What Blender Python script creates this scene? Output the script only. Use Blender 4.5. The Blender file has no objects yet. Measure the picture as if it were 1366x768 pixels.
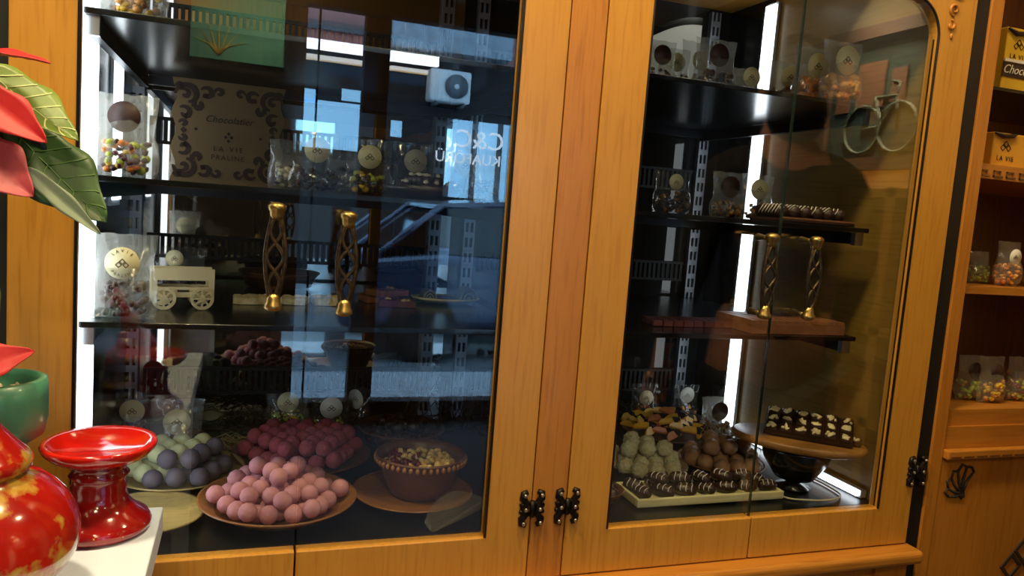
import bpy, bmesh, math, random
from mathutils import Vector, Matrix, noise as mnoise

random.seed(7)
PI = math.pi
SC = bpy.context.scene
COL = SC.collection
F = 0.78                                   # height of the display cabinet's floor above the shop floor

# ------------------------------------------------------------------ camera
FPX = 1023.685
CAM = Vector((0.18793, -1.03012, 0.48574 + F))
FW = Vector((0.332135, 0.937554, -0.103339))
RT = Vector((0.942506, -0.325585, 0.075342))
UP = Vector((-0.036992, 0.122422, 0.991789))
cd = bpy.data.cameras.new('camera')
cam = bpy.data.objects.new('camera', cd)
COL.objects.link(cam)
cd.sensor_width = 36.0
cd.lens = 36.0 * FPX / 1366.0
cd.clip_start = 0.02
cd.clip_end = 200
cam.matrix_world = Matrix(((RT.x, UP.x, -FW.x, CAM.x), (RT.y, UP.y, -FW.y, CAM.y),
                           (RT.z, UP.z, -FW.z, CAM.z), (0, 0, 0, 1)))
SC.camera = cam

# ------------------------------------------------------------------ sky, lamps, exposure
w = bpy.data.worlds.new('overcast_sky')
SC.world = w
w.use_nodes = True
bg = w.node_tree.nodes['Background']
bg.inputs[0].default_value = (0.36, 0.66, 1.0, 1)
bg.inputs[1].default_value = 8.0
SC.view_settings.view_transform = 'Standard'
SC.view_settings.look = 'None'
SC.view_settings.exposure = 0.0
SC.view_settings.gamma = 1.0
SC.view_settings.use_curve_mapping = False
SC.cycles.use_denoising = True
SC.cycles.max_bounces = 10
SC.cycles.transparent_max_bounces = 32
SC.cycles.sample_clamp_indirect = 4.0
SC.cycles.caustics_reflective = False
SC.cycles.caustics_refractive = False
CEIL = 2.42
DOWNLIGHTS = [(-0.2, -0.42, 19), (0.62, -0.36, 16.5), (1.42, -0.36, 4), (0.0, -1.9, 12), (1.3, -2.1, 2), (2.38, -1.40, 55), (0.25, -2.8, 14)]  # last two are unseen additions brightening the right wall and teal picture
LED_POWER = 5.0

# ------------------------------------------------------------------ pixel -> place
def ray(px, py):
    return FW + RT * ((px - 683) / FPX) + UP * ((384 - py) / FPX)
def Py(px, py, y):
    d = ray(px, py); t = (y - CAM.y) / d.y
    return CAM + d * t
def Pz(px, py, z):
    d = ray(px, py); t = (z - CAM.z) / d.z
    return CAM + d * t
def Mir(px, py, y):                       # a point of the shop or street that the door glass mirrors at this pixel
    p = Py(px, py, y)
    return Vector((p.x, -y, p.z))

# ------------------------------------------------------------------ materials
def lin(h):
    if isinstance(h, str):
        h = h.lstrip('#'); c = [int(h[i:i + 2], 16) / 255 for i in (0, 2, 4)]
    else:
        c = h
    return tuple((v / 12.92 if v <= 0.04045 else ((v + 0.055) / 1.055) ** 2.4) for v in c) + (1,)
MATS = {}
def newmat(name):
    m = bpy.data.materials.new(name); m.use_nodes = True
    MATS[name] = m
    return m, m.node_tree, m.node_tree.nodes['Principled BSDF']
def mat(name, col, rough=0.5, metal=0.0, col2=None, scale=30, stretch=(1, 1, 1), bump=0.0, bscale=None,
        emis=None, estr=0, spec=0.5, coat=0.0, lo=0.35, hi=0.65, sub=0.0, detail=4):
    m, nt, b = newmat(name)
    b.inputs['Base Color'].default_value = lin(col)
    b.inputs['Roughness'].default_value = rough
    b.inputs['Metallic'].default_value = metal
    b.inputs['Specular IOR Level'].default_value = spec
    b.inputs['Coat Weight'].default_value = coat
    b.inputs['Coat Roughness'].default_value = 0.08
    if sub:
        b.inputs['Subsurface Weight'].default_value = sub
        b.inputs['Subsurface Radius'].default_value = (0.006, 0.004, 0.003)
    N, L = nt.nodes, nt.links
    if col2 or bump:
        tc = N.new('ShaderNodeTexCoord'); mp = N.new('ShaderNodeMapping')
        mp.inputs['Scale'].default_value = stretch
        L.new(tc.outputs['Object'], mp.inputs[0])
    if col2:
        nz = N.new('ShaderNodeTexNoise'); nz.inputs['Scale'].default_value = scale
        nz.inputs['Detail'].default_value = detail
        cr = N.new('ShaderNodeValToRGB')
        cr.color_ramp.elements[0].position = lo; cr.color_ramp.elements[1].position = hi
        cr.color_ramp.elements[0].color = lin(col); cr.color_ramp.elements[1].color = lin(col2)
        L.new(mp.outputs[0], nz.inputs['Vector']); L.new(nz.outputs[0], cr.inputs[0])
        L.new(cr.outputs[0], b.inputs['Base Color'])
    if bump:
        n2 = N.new('ShaderNodeTexNoise'); n2.inputs['Scale'].default_value = bscale or scale
        n2.inputs['Detail'].default_value = 3
        bp = N.new('ShaderNodeBump'); bp.inputs['Strength'].default_value = bump
        bp.inputs['Distance'].default_value = 0.004
        L.new(mp.outputs[0], n2.inputs['Vector']); L.new(n2.outputs[0], bp.inputs['Height'])
        L.new(bp.outputs[0], b.inputs['Normal'])
    if emis:
        b.inputs['Emission Color'].default_value = lin(emis)
        b.inputs['Emission Strength'].default_value = estr
    return m
def thin_fresnel(nt, ior):
    N, L = nt.nodes, nt.links
    g = N.new('ShaderNodeNewGeometry'); mx = N.new('ShaderNodeMix')
    mx.data_type = 'FLOAT'
    mx.inputs[2].default_value = ior; mx.inputs[3].default_value = 1 / ior
    L.new(g.outputs['Backfacing'], mx.inputs[0])
    fr = N.new('ShaderNodeFresnel'); L.new(mx.outputs[0], fr.inputs['IOR'])
    return fr
def glassmat(name, ior=1.5, tint=(1, 1, 1), rough=0.0, haze=0.0, hazecol='#ffffff', bump=0.0, bscale=40):
    m, nt, b = newmat(name)
    N, L = nt.nodes, nt.links
    N.remove(b)
    out = [n for n in N if n.type == 'OUTPUT_MATERIAL'][0]
    fr = thin_fresnel(nt, ior)
    tr = N.new('ShaderNodeBsdfTransparent'); tr.inputs[0].default_value = tuple(tint) + (1,)
    gl = N.new('ShaderNodeBsdfGlossy'); gl.inputs['Roughness'].default_value = rough
    gl.inputs[0].default_value = (1, 1, 1, 1)
    body = tr
    if haze:
        df = N.new('ShaderNodeBsdfDiffuse'); df.inputs[0].default_value = lin(hazecol)
        tl = N.new('ShaderNodeBsdfTranslucent'); tl.inputs[0].default_value = lin(hazecol)
        a = N.new('ShaderNodeMixShader'); a.inputs[0].default_value = 0.5
        L.new(df.outputs[0], a.inputs[1]); L.new(tl.outputs[0], a.inputs[2])
        body = N.new('ShaderNodeMixShader'); body.inputs[0].default_value = haze
        L.new(tr.outputs[0], body.inputs[1]); L.new(a.outputs[0], body.inputs[2])
    mx = N.new('ShaderNodeMixShader')
    L.new(fr.outputs[0], mx.inputs[0]); L.new(body.outputs[0], mx.inputs[1]); L.new(gl.outputs[0], mx.inputs[2])
    if bump:
        tc = N.new('ShaderNodeTexCoord'); nz = N.new('ShaderNodeTexNoise'); nz.inputs['Scale'].default_value = bscale
        bp = N.new('ShaderNodeBump'); bp.inputs['Strength'].default_value = bump; bp.inputs['Distance'].default_value = 0.01
        L.new(tc.outputs['Object'], nz.inputs['Vector']); L.new(nz.outputs[0], bp.inputs['Height'])
        L.new(bp.outputs[0], gl.inputs['Normal']); L.new(bp.outputs[0], fr.inputs['Normal'])
    L.new(mx.outputs[0], out.inputs[0])
    return m
def wood(name, c1, c2, c3, rough=0.35, coat=0.25, scale=1.0, axis='z'):
    m, nt, b = newmat(name)
    N, L = nt.nodes, nt.links
    tc = N.new('ShaderNodeTexCoord'); mp = N.new('ShaderNodeMapping')
    s = {'z': (26, 26, 1.6), 'x': (1.6, 26, 26), 'y': (26, 1.6, 26)}[axis]
    mp.inputs['Scale'].default_value = tuple(v * scale for v in s)
    L.new(tc.outputs['Object'], mp.inputs[0])
    n1 = N.new('ShaderNodeTexNoise'); n1.inputs['Scale'].default_value = 1.0; n1.inputs['Detail'].default_value = 6
    n1.inputs['Distortion'].default_value = 0.6
    mp2 = N.new('ShaderNodeMapping'); mp2.inputs['Scale'].default_value = tuple(v * scale * 7 for v in s)
    L.new(tc.outputs['Object'], mp2.inputs[0])
    n2 = N.new('ShaderNodeTexNoise'); n2.inputs['Scale'].default_value = 1.0; n2.inputs['Detail'].default_value = 3
    L.new(mp.outputs[0], n1.inputs['Vector']); L.new(mp2.outputs[0], n2.inputs['Vector'])
    cr = N.new('ShaderNodeValToRGB'); e = cr.color_ramp.elements
    e[0].position = 0.3; e[0].color = lin(c1); e[1].position = 0.7; e[1].color = lin(c2)
    L.new(n1.outputs[0], cr.inputs[0])
    cr2 = N.new('ShaderNodeValToRGB'); cr2.color_ramp.elements[0].position = 0.28; cr2.color_ramp.elements[1].position = 0.5
    L.new(n2.outputs[0], cr2.inputs[0])
    mx = N.new('ShaderNodeMix'); mx.data_type = 'RGBA'
    L.new(cr2.outputs[0], mx.inputs[0]); mx.inputs[6].default_value = lin(c3); L.new(cr.outputs[0], mx.inputs[7])
    L.new(mx.outputs[2], b.inputs['Base Color'])
    b.inputs['Roughness'].default_value = rough
    b.inputs['Coat Weight'].default_value = coat; b.inputs['Coat Roughness'].default_value = 0.2
    bp = N.new('ShaderNodeBump'); bp.inputs['Strength'].default_value = 0.12; bp.inputs['Distance'].default_value = 0.001
    L.new(n2.outputs[0], bp.inputs['Height']); L.new(bp.outputs[0], b.inputs['Normal'])
    return m

wood('oak', '#c2872f', '#ca9038', '#b47a27')
wood('oak_h', '#c2872f', '#ca9038', '#b47a27', axis='x')
wood('oak_red', '#b67428', '#be7d2f', '#a66720')
wood('oak_red_h', '#b67428', '#be7d2f', '#a66720', axis='x')
wood('oak_dark', '#6a3f1c', '#7a4a22', '#55310f')
wood('interior_wood', '#86682a', '#8f7030', '#7a5e24', rough=0.4, coat=0.1, axis='y')
wood('plate_wood', '#8a5a2c', '#a06c36', '#6d4420', rough=0.4, scale=2.5, axis='x')
wood('plate_pale', '#a08a50', '#b39c5e', '#8b7744', rough=0.4, scale=2.5, axis='x')
wood('plate_dark', '#5d3a1e', '#714726', '#472a14', rough=0.4, scale=2.5, axis='x')
wood('tray_wood', '#d9cf9a', '#e2d9a8', '#c9bd84', rough=0.5, coat=0.0, scale=2, axis='x')
wood('board_wood', '#9a6a34', '#ad7a3e', '#7f5426', rough=0.4, scale=2, axis='x')
mat('black_gloss', '#0b0b0c', 0.2, spec=0.5)
mat('black_matte', '#121110', 0.6)
mat('black_floor', '#0d0f0e', 0.28, col2='#151816', scale=14, spec=0.5)
mat('gap_black', '#0a0a09', 0.55)
mat('steel', '#b9bcc0', 0.3, 1.0)
mat('dark_steel', '#34373c', 0.35, 0.9)
mat('rail_metal', '#9a9da2', 0.38, 0.85)
mat('vent_grey', '#16150f', 0.65)
mat('brass', '#b89c60', 0.35, 1.0, col2='#947a44', scale=120)
mat('bronze', '#5e4c33', 0.38, 0.9, col2='#3d3122', scale=160)
mat('hinge_black', '#17130f', 0.42, 0.6, col2='#241c14', scale=200)
mat('screw', '#c8c4ba', 0.3, 1.0)
mat('led', '#ffffff', 0.4, emis='#eef6ff', estr=LED_POWER)
mat('added_fill', '#ffffff', 0.4, emis='#f4f4e4', estr=5)
mat('led_body', '#d6dde6', 0.3, 0.4)
mat('white_paint', '#d4e6ff', 0.45)
mat('white_gloss', '#eceae2', 0.25, coat=0.4)
mat('cream_wall', '#d8c8a4', 0.8)
mat('shop_wall', '#6f5a3c', 0.85)
mat('shop_ceiling', '#b8ac98', 0.9)
mat('shop_floor', '#1e1712', 0.55, col2='#281e16', scale=4, stretch=(1, 8, 1))
mat('dark_wall', '#17130f', 0.8)
mat('edge_shade', '#140c06', 0.5)
mat('glass_edge', '#26332c', 0.15, spec=0.8)
mat('mirror_dark', '#0c0b0a', 0.06)
glassmat('door_glass', 1.62, (0.97, 0.985, 0.975))
glassmat('film', 1.5, (0.95, 0.96, 0.95), 0.15, 0.2, '#e6e6dc', 0.5, 28)
glassmat('film_clear', 1.45, (0.96, 0.96, 0.95), 0.1, 0.05, '#e6e6dc', 0.35, 25)
glassmat('clear_plastic', 1.6, (0.93, 0.92, 0.88), 0.06, 0.10, '#d8d0b8')
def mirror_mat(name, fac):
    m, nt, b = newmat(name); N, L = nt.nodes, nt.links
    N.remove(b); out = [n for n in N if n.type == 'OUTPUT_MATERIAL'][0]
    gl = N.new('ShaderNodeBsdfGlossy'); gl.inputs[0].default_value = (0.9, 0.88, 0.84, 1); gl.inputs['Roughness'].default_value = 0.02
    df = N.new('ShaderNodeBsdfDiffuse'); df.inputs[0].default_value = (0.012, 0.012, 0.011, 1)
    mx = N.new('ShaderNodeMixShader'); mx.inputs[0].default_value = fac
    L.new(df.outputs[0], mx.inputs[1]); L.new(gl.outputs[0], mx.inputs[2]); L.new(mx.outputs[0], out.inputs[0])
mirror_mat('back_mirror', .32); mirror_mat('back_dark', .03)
mat('pink_truffle', '#b97c88', 0.75, col2='#c58a94', scale=90, bump=0.25, bscale=160)
mat('raspberry_truffle', '#863844', 0.85, col2='#96444f', scale=120, bump=0.5, bscale=180)
mat('lime_truffle', '#b9c193', 0.7, col2='#c9cfa2', scale=90, bump=0.15)
mat('grey_truffle', '#554e5c', 0.7, col2='#625b69', scale=90, bump=0.15)
mat('coconut', '#d6cd9c', 0.85, col2='#e6dfb6', scale=150, bump=1.0, bscale=220)
mat('milk_choc', '#a67a58', 0.5, col2='#b58a66', scale=60, bump=0.3)
mat('dark_choc', '#2c1a14', 0.32, col2='#36211a', scale=60, bump=0.25, bscale=120)
mat('date_choc', '#3a221b', 0.35, col2='#2a1712', scale=60, bump=0.3, bscale=120)
mat('slab_choc', '#7a4c30', 0.45, col2='#895838', scale=50, bump=0.1)
mat('ruby_choc', '#5c2a28', 0.5, col2='#6b3432', scale=60)
mat('icing', '#d2cfc4', 0.6)
mat('dip_choc', '#2a1610', 0.7, spec=0.15)
mat('orange_peel', '#e8a828', 0.45, col2='#f2c23c', scale=70, bump=0.3)
mat('orange_deep', '#c8682a', 0.45, col2='#d98a35', scale=70, bump=0.3)
mat('nougat', '#e9dcae', 0.6, col2='#cdb06e', scale=110, bump=0.5, bscale=150, lo=0.45, hi=0.7)
mat('nut', '#d9b464', 0.55, col2='#e8cf8c', scale=90)
mat('cranberry', '#7a1a26', 0.3, col2='#5a1019', scale=90)
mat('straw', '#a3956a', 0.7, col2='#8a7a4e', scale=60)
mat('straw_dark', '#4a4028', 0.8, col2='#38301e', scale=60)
mat('label_cream', '#e6dcae', 0.6)
mat('label_white', '#e9e7da', 0.5)
mat('label_brown', '#3a211b', 0.5)
mat('ink_brown', '#4a3a24', 0.7)
mat('ink_dark', '#2a1c12', 0.7)
mat('sign_paper', '#6b5636', 0.85)
mat('sign_brown', '#2a170d', 0.8)
mat('laser_ply', '#ddcda0', 0.6, col2='#d2c092', scale=30)
mat('candy_yellow', '#e0b428', 0.35); mat('candy_orange', '#d97b22', 0.35); mat('candy_green', '#a9b52f', 0.35)
mat('candy_purple', '#4c1f30', 0.35); mat('candy_brown', '#3a2218', 0.4); mat('candy_lime', '#a4c840', 0.35)
mat('candy_red', '#8c2a22', 0.35); mat('candy_peach', '#e0a050', 0.35); mat('candy_blue', '#33465c', 0.35)
mat('candy_white', '#d8d0b4', 0.5); mat('candy_dry', '#8a5a2a', 0.6)
mat('box_yellow', '#e6b92c', 0.5); mat('box_amber', '#dba032', 0.5); mat('ribbon_dark', '#2e1c10', 0.5)
mat('red_glaze', '#b3140f', 0.13, col2='#d8200f', scale=18, bump=0.06, bscale=60, coat=0.8)
mat('red_glaze_deep', '#7d0d12', 0.13, col2='#a01414', scale=16, coat=0.8, bump=0.06, bscale=60)
mat('gold_fleck', '#c0983a', 0.35, 0.6, col2='#8a6a24', scale=90)
def vase_mat():
    m = mat('vase_glaze', '#8a100c', 0.16, col2='#b01c10', scale=14, coat=0.8)
    nt = m.node_tree; N, L = nt.nodes, nt.links; b = N['Principled BSDF']
    src = b.inputs['Base Color'].links[0].from_socket
    tc = N.new('ShaderNodeTexCoord')
    n = N.new('ShaderNodeTexNoise'); n.inputs['Scale'].default_value = 22; n.inputs['Detail'].default_value = 6
    L.new(tc.outputs['Object'], n.inputs['Vector'])
    cr = N.new('ShaderNodeValToRGB'); cr.color_ramp.elements[0].position = 0.55; cr.color_ramp.elements[1].position = 0.60
    L.new(n.outputs[0], cr.inputs[0])
    mx = N.new('ShaderNodeMix'); mx.data_type = 'RGBA'
    L.new(cr.outputs[0], mx.inputs[0]); L.new(src, mx.inputs[6]); mx.inputs[7].default_value = lin('#b08a3a')
    n3 = N.new('ShaderNodeTexNoise'); n3.inputs['Scale'].default_value = 9; L.new(tc.outputs['Object'], n3.inputs['Vector'])
    c3 = N.new('ShaderNodeValToRGB'); c3.color_ramp.elements[0].position = 0.6; c3.color_ramp.elements[1].position = 0.7
    L.new(n3.outputs[0], c3.inputs[0])
    m2 = N.new('ShaderNodeMix'); m2.data_type = 'RGBA'
    L.new(c3.outputs[0], m2.inputs[0]); L.new(mx.outputs[2], m2.inputs[6]); m2.inputs[7].default_value = lin('#3a1a14')
    L.new(m2.outputs[2], b.inputs['Base Color'])
vase_mat()
mat('pot_teal', '#4c8a72', 0.35, col2='#3f7a64', scale=20, coat=0.3)
mat('pebble', '#b8ae94', 0.7, col2='#7d745e', scale=60)
mat('leaf_red', '#a80d18', 0.55, col2='#c0141e', scale=25)
mat('leaf_pink', '#96222f', 0.55, col2='#ad4450', scale=25)
mat('leaf_lime', '#6c8530', 0.45, col2='#56722a', scale=30)
mat('leaf_green', '#24441a', 0.45, col2='#2f5620', scale=25)
mat('leaf_dark', '#16250f', 0.4)
mat('leaf_pale', '#8fa088', 0.4)
mat('vein_pale', '#d3d79a', 0.5); mat('vein_green', '#4c7034', 0.5); mat('stem', '#5c6a34', 0.6)
mat('cable', '#c9c3a4', 0.5)
mat('facade_pink', '#a8706a', 0.9, col2='#b57c74', scale=3)
mat('concrete', '#a9b2ba', 0.9, col2='#8c959e', scale=8)
mat('facade_grey', '#5c5a5c', 0.9); mat('facade_dark', '#241c1a', 0.8)
mat('ac_white', '#eef0ee', 0.5); mat('ac_grille', '#55585a', 0.6)
mat('awning', '#2a2c36', 0.8); mat('brown_frame', '#2a170c', 0.6)
mat('tube_light', '#ffffff', emis='#f2f8ff', estr=9.0)
mat('tube_warm', '#ffffff', emis='#ffd070', estr=3.0)
mat('salon_glass', '#9cc8e0', 0.1, emis='#8cc4ec', estr=3.5)
mat('sign_white', '#f4f6f8', 0.5, emis='#ffffff', estr=2.5)
mat('asphalt', '#6c7074', 0.9, col2='#5c6064', scale=20)
mat('pavement', '#a8acb0', 0.85, col2='#9a9ea2', scale=10)
mat('car_paint', '#39445a', 0.2, 0.4, coat=0.8); mat('car_glass', '#0c1014', 0.05, spec=0.8)
mat('tyre', '#111111', 0.8); mat('chrome', '#d8d8d8', 0.15, 1.0)
mat('teal_art', '#4a938a', 0.6, col2='#58a398', scale=5); mat('art_yellow', '#c8b040', 0.6); mat('art_dark', '#12302e', 0.6)
mat('mural_sky', '#142628', 0.5, col2='#0d1a1c', scale=6); mat('mural_house', '#42281a', 0.6); mat('mural_line', '#28352f', 0.6)
mat('skin', '#b98264', 0.5); mat('hair_dark', '#120d0b', 0.5); mat('cloth_dark', '#16151a', 0.85); mat('trouser', '#1c2028', 0.85)
mat('shoe', '#0d0d0d', 0.5); mat('eye_white', '#dddddd', 0.2); mat('lip', '#8c4a44', 0.5)
mat('lamp_white', '#ffffff', emis='#ffd9a0', estr=12.0)
mat('purple_box', '#5a2272', 0.4)
mat('soil', '#2a1d14', 0.95, col2='#3a2a1c', scale=60)

# ------------------------------------------------------------------ mesh helpers
class MB:
    """collects vertices and faces of ONE object"""
    def __init__(s): s.v = []; s.f = []; s.mi = []; s.sm = []
    def add(s, vs, fs, m=0, smooth=False):
        o = len(s.v); s.v += [tuple(v) for v in vs]
        s.f += [tuple(o + i for i in f) for f in fs]; s.mi += [m] * len(fs); s.sm += [smooth] * len(fs)
        return s
    def box(s, x0, x1, y0, y1, z0, z1, m=0, M=None):
        vs = [Vector(p) for p in ((x0, y0, z0), (x1, y0, z0), (x1, y1, z0), (x0, y1, z0), (x0, y0, z1), (x1, y0, z1), (x1, y1, z1), (x0, y1, z1))]
        if M: vs = [M @ v for v in vs]
        return s.add(vs, [(0, 3, 2, 1), (4, 5, 6, 7), (0, 1, 5, 4), (1, 2, 6, 5), (2, 3, 7, 6), (3, 0, 4, 7)], m)
    def prism(s, pts, y0, y1, m=0, M=None):          # outline in x,z extruded along y
        n = len(pts)
        vs = [Vector((p[0], y0, p[1])) for p in pts] + [Vector((p[0], y1, p[1])) for p in pts]
        if M: vs = [M @ v for v in vs]
        fs = [tuple(range(n)), tuple(range(2 * n - 1, n - 1, -1))] + [((i + 1) % n, i, n + i, n + (i + 1) % n) for i in range(n)]
        return s.add(vs, fs, m)
    def lathe(s, prof, n=32, m=0, M=None, smooth=True):
        vs = []; fs = []
        for r, z in prof:
            for k in range(n):
                a = 2 * PI * k / n; vs.append(Vector((r * math.cos(a), r * math.sin(a), z)))
        for i in range(len(prof) - 1):
            for k in range(n):
                k2 = (k + 1) % n
                fs.append((i * n + k, i * n + k2, (i + 1) * n + k2, (i + 1) * n + k))
        if prof[0][0] > 1e-6: fs.append(tuple(range(n - 1, -1, -1)))
        if prof[-1][0] > 1e-6: fs.append(tuple((len(prof) - 1) * n + k for k in range(n)))
        if M: vs = [M @ v for v in vs]
        return s.add(vs, fs, m, smooth)
    def tube(s, path, r, n=8, m=0, smooth=True, closed=False):
        P = [Vector(p) for p in path]; L = len(P); vs = []; fs = []
        rr = r if isinstance(r, (list, tuple)) else [r] * L
        ref = None
        for i in range(L):
            if closed: t = P[(i + 1) % L] - P[i - 1]
            else: t = P[min(i + 1, L - 1)] - P[max(i - 1, 0)]
            t.normalize()
            if ref is None:
                ref = Vector((0, 0, 1)) if abs(t.z) < 0.9 else Vector((1, 0, 0))
            a = t.cross(ref)
            if a.length < 1e-5: a = t.cross(Vector((0.3, 1, 0.2)))
            a.normalize(); b = a.cross(t).normalized(); ref = b
            for k in range(n):
                an = 2 * PI * k / n
                vs.append(P[i] + a * math.cos(an) * rr[i] + b * math.sin(an) * rr[i])
        for i in range(L if closed else L - 1):
            j = (i + 1) % L
            for k in range(n):
                k2 = (k + 1) % n
                fs.append((i * n + k, i * n + k2, j * n + k2, j * n + k))
        if not closed:
            fs.append(tuple(range(n - 1, -1, -1))); fs.append(tuple((L - 1) * n + k for k in range(n)))
        return s.add(vs, fs, m, smooth)
    def blob(s, c, sx, sy, sz, m=0, sub=1, jit=0.0, M=None):
        bm = bmesh.new(); bmesh.ops.create_icosphere(bm, subdivisions=sub, radius=1)
        R = Matrix.Rotation(random.uniform(0, 6), 3, 'Z') @ Matrix.Rotation(random.uniform(0, 6), 3, 'X') if jit else Matrix.Identity(3)
        vs = []
        for v in bm.verts:
            q = v.co * (1 + random.uniform(-jit, jit)); q = Vector((q.x * sx, q.y * sy, q.z * sz)); q = R @ q + Vector(c)
            vs.append(M @ q if M else q)
        fs = [tuple(v.index for v in f.verts) for f in bm.faces]
        bm.free()
        return s.add(vs, fs, m, True)
    def mesh(s, name, mats):
        me = bpy.data.meshes.new(name)
        me.from_pydata(s.v, [], s.f)
        for mm in mats: me.materials.append(MATS[mm])
        me.polygons.foreach_set('material_index', s.mi)
        me.polygons.foreach_set('use_smooth', s.sm)
        bm = bmesh.new(); bm.from_mesh(me); bmesh.ops.recalc_face_normals(bm, faces=bm.faces); bm.to_mesh(me); bm.free()
        me.update()
        return me
    def build(s, name, mats, parent=None, loc=(0, 0, 0), rot=(0, 0, 0)):
        if isinstance(mats, str): mats = [mats]
        o = bpy.data.objects.new(name, s.mesh(name, mats)); COL.objects.link(o)
        o.location = loc; o.rotation_euler = rot
        if parent: o.parent = parent
        return o
def tag(o, label=None, cat=None, group=None, kind=None):
    if label: o['label'] = label
    if cat: o['category'] = cat
    if group: o['group'] = group
    if kind: o['kind'] = kind
    return o
def empty(name, loc, rz=0, rx=0, ry=0):
    o = bpy.data.objects.new(name, None); COL.objects.link(o)
    o.location = loc; o.rotation_euler = (rx, ry, rz); o.empty_display_size = 0.02
    return o
def meshobj(name, me, parent=None, loc=(0, 0, 0), rot=(0, 0, 0), sc=None):
    o = bpy.data.objects.new(name, me); COL.objects.link(o); o.location = loc; o.rotation_euler = rot
    if sc: o.scale = sc if isinstance(sc, (tuple, list)) else (sc, sc, sc)
    if parent: o.parent = parent
    return o
def copy_tree(o, parent=None):
    c = o.copy(); COL.objects.link(c); c.parent = parent
    for ch in list(o.children): copy_tree(ch, c)
    return c
def bevel(o, wd=0.002, seg=2):
    m = o.modifiers.new('bevel', 'BEVEL'); m.width = wd; m.segments = seg; m.limit_method = 'ANGLE'
    return o
def text(name, s, size, material, parent, loc, rot, extrude=0.0004, shear=0.0, align='CENTER', spacing=1.0):
    c = bpy.data.curves.new(name, 'FONT'); c.body = s; c.size = size; c.extrude = extrude; c.shear = shear
    c.align_x = align; c.align_y = 'CENTER'; c.space_character = spacing; c.resolution_u = 3
    t = bpy.data.objects.new(name, c); COL.objects.link(t)
    dg = bpy.context.evaluated_depsgraph_get()
    me = bpy.data.meshes.new_from_object(t.evaluated_get(dg))
    bpy.data.objects.remove(t); bpy.data.curves.remove(c)
    me.materials.clear(); me.materials.append(MATS[material])
    return meshobj(name, me, parent, loc, rot)
FRONT = (PI / 2, 0, 0)                        # text standing up, read from -y
def diamonds_mb(size, thick=0.0005, y=0.0, line=0.16, cx=0, cz=0, n3=True):
    """the three-diamond emblem: outlines of two diamonds side by side with one above them"""
    mb = MB()
    d = size / 2
    cs = [(-d, -d * 0.5), (d, -d * 0.5), (0, d * 0.5)]
    for (x, z) in cs:
        h = d * 0.92
        o = [(0, -h), (h, 0), (0, h), (-h, 0)]
        i = [(a * (1 - line * 2), b * (1 - line * 2)) for a, b in o]
        for k in range(4):
            k2 = (k + 1) % 4
            mb.prism([(cx + x + o[k][0], cz + z + o[k][1]), (cx + x + o[k2][0], cz + z + o[k2][1]),
                      (cx + x + i[k2][0], cz + z + i[k2][1]), (cx + x + i[k][0], cz + z + i[k][1])], y - thick, y)
    return mb

# ================================================================== the shop
def struct(name, mb, m, label=None):
    o = mb.build(name, m); o['kind'] = 'structure'
    o['label'] = label or name.replace('_', ' ')
    return o
XL, XR, YF, YB = -1.7, 2.55, -3.2, 0.72
struct('floor', MB().box(XL - .1, XR + .1, YF - .1, YB + .1, -0.1, 0), 'shop_floor', 'brown floor of the chocolate shop')
struct('ceiling', MB().box(XL - .1, XR + .1, YF - .1, YB + .1, CEIL, CEIL + .1), 'shop_ceiling', 'pale ceiling of the shop')
struct('wall_back', MB().box(XL, XR, YB, YB + .1, 0, CEIL), 'dark_wall', 'dark wall behind the display cabinet')
struct('wall_left', MB().box(XL - .1, XL, YF, YB, 0, CEIL), 'shop_wall', 'brown wall at the left end of the shop')
struct('wall_right', MB().box(XR, XR + .1, -2.1, YB, 0, CEIL), 'cream_wall', 'cream wall at the right end of the shop')
struct('wall_corner', MB().box(XR, XR + .1, YF, -2.1005, 0, CEIL), 'dark_wall', 'unseen stretch of wall beside the shop entrance, darkened against reflections')  # unseen; coloured dark to keep a pale reflection off the right doors
ox0 = Mir(392, 150, 3.2).x
ox1 = Mir(800, 150, 3.2).x
wf = MB().box(XL, ox0, YF - .1, YF, 0, CEIL).box(ox0, ox1, YF - .1, YF, 2.32, CEIL).box(ox1, XR, YF - .1, YF, 0, CEIL)  # unseen solid ends, shaped to keep street reflections off the door glass
struct('wall_front', wf, 'dark_wall', 'dark wall on the street side beside the shop entrance')
# shop front: dark frame with glass panes
sf = empty('shop_front', ((ox0 + ox1) / 2, YF - .05, 0)); tag(sf, 'dark brown framed glass shop front towards the street', 'shop front')
def sfpart(name, x0, x1, z0, z1, m, t=.05):
    return MB().box(x0 - sf.location.x, x1 - sf.location.x, -t, t, z0, z1).build(name, m, sf)
pa, pb = Mir(481, 200, 3.2).x, Mir(514, 200, 3.2).x
sfpart('post', pa, pb, 0, 2.3, 'brown_frame'); sfpart('post', ox0, ox0 + .05, 0, 2.3, 'brown_frame'); sfpart('post', ox1 - .08, ox1 - .001, 0, 2.3, 'brown_frame')
sfpart('top_rail', ox0 + .001, ox1 - .001, 2.24, 2.32, 'brown_frame', .048); sfpart('threshold', ox0 + .001, ox1 - .001, 0, .12, 'brown_frame', .048)

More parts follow.
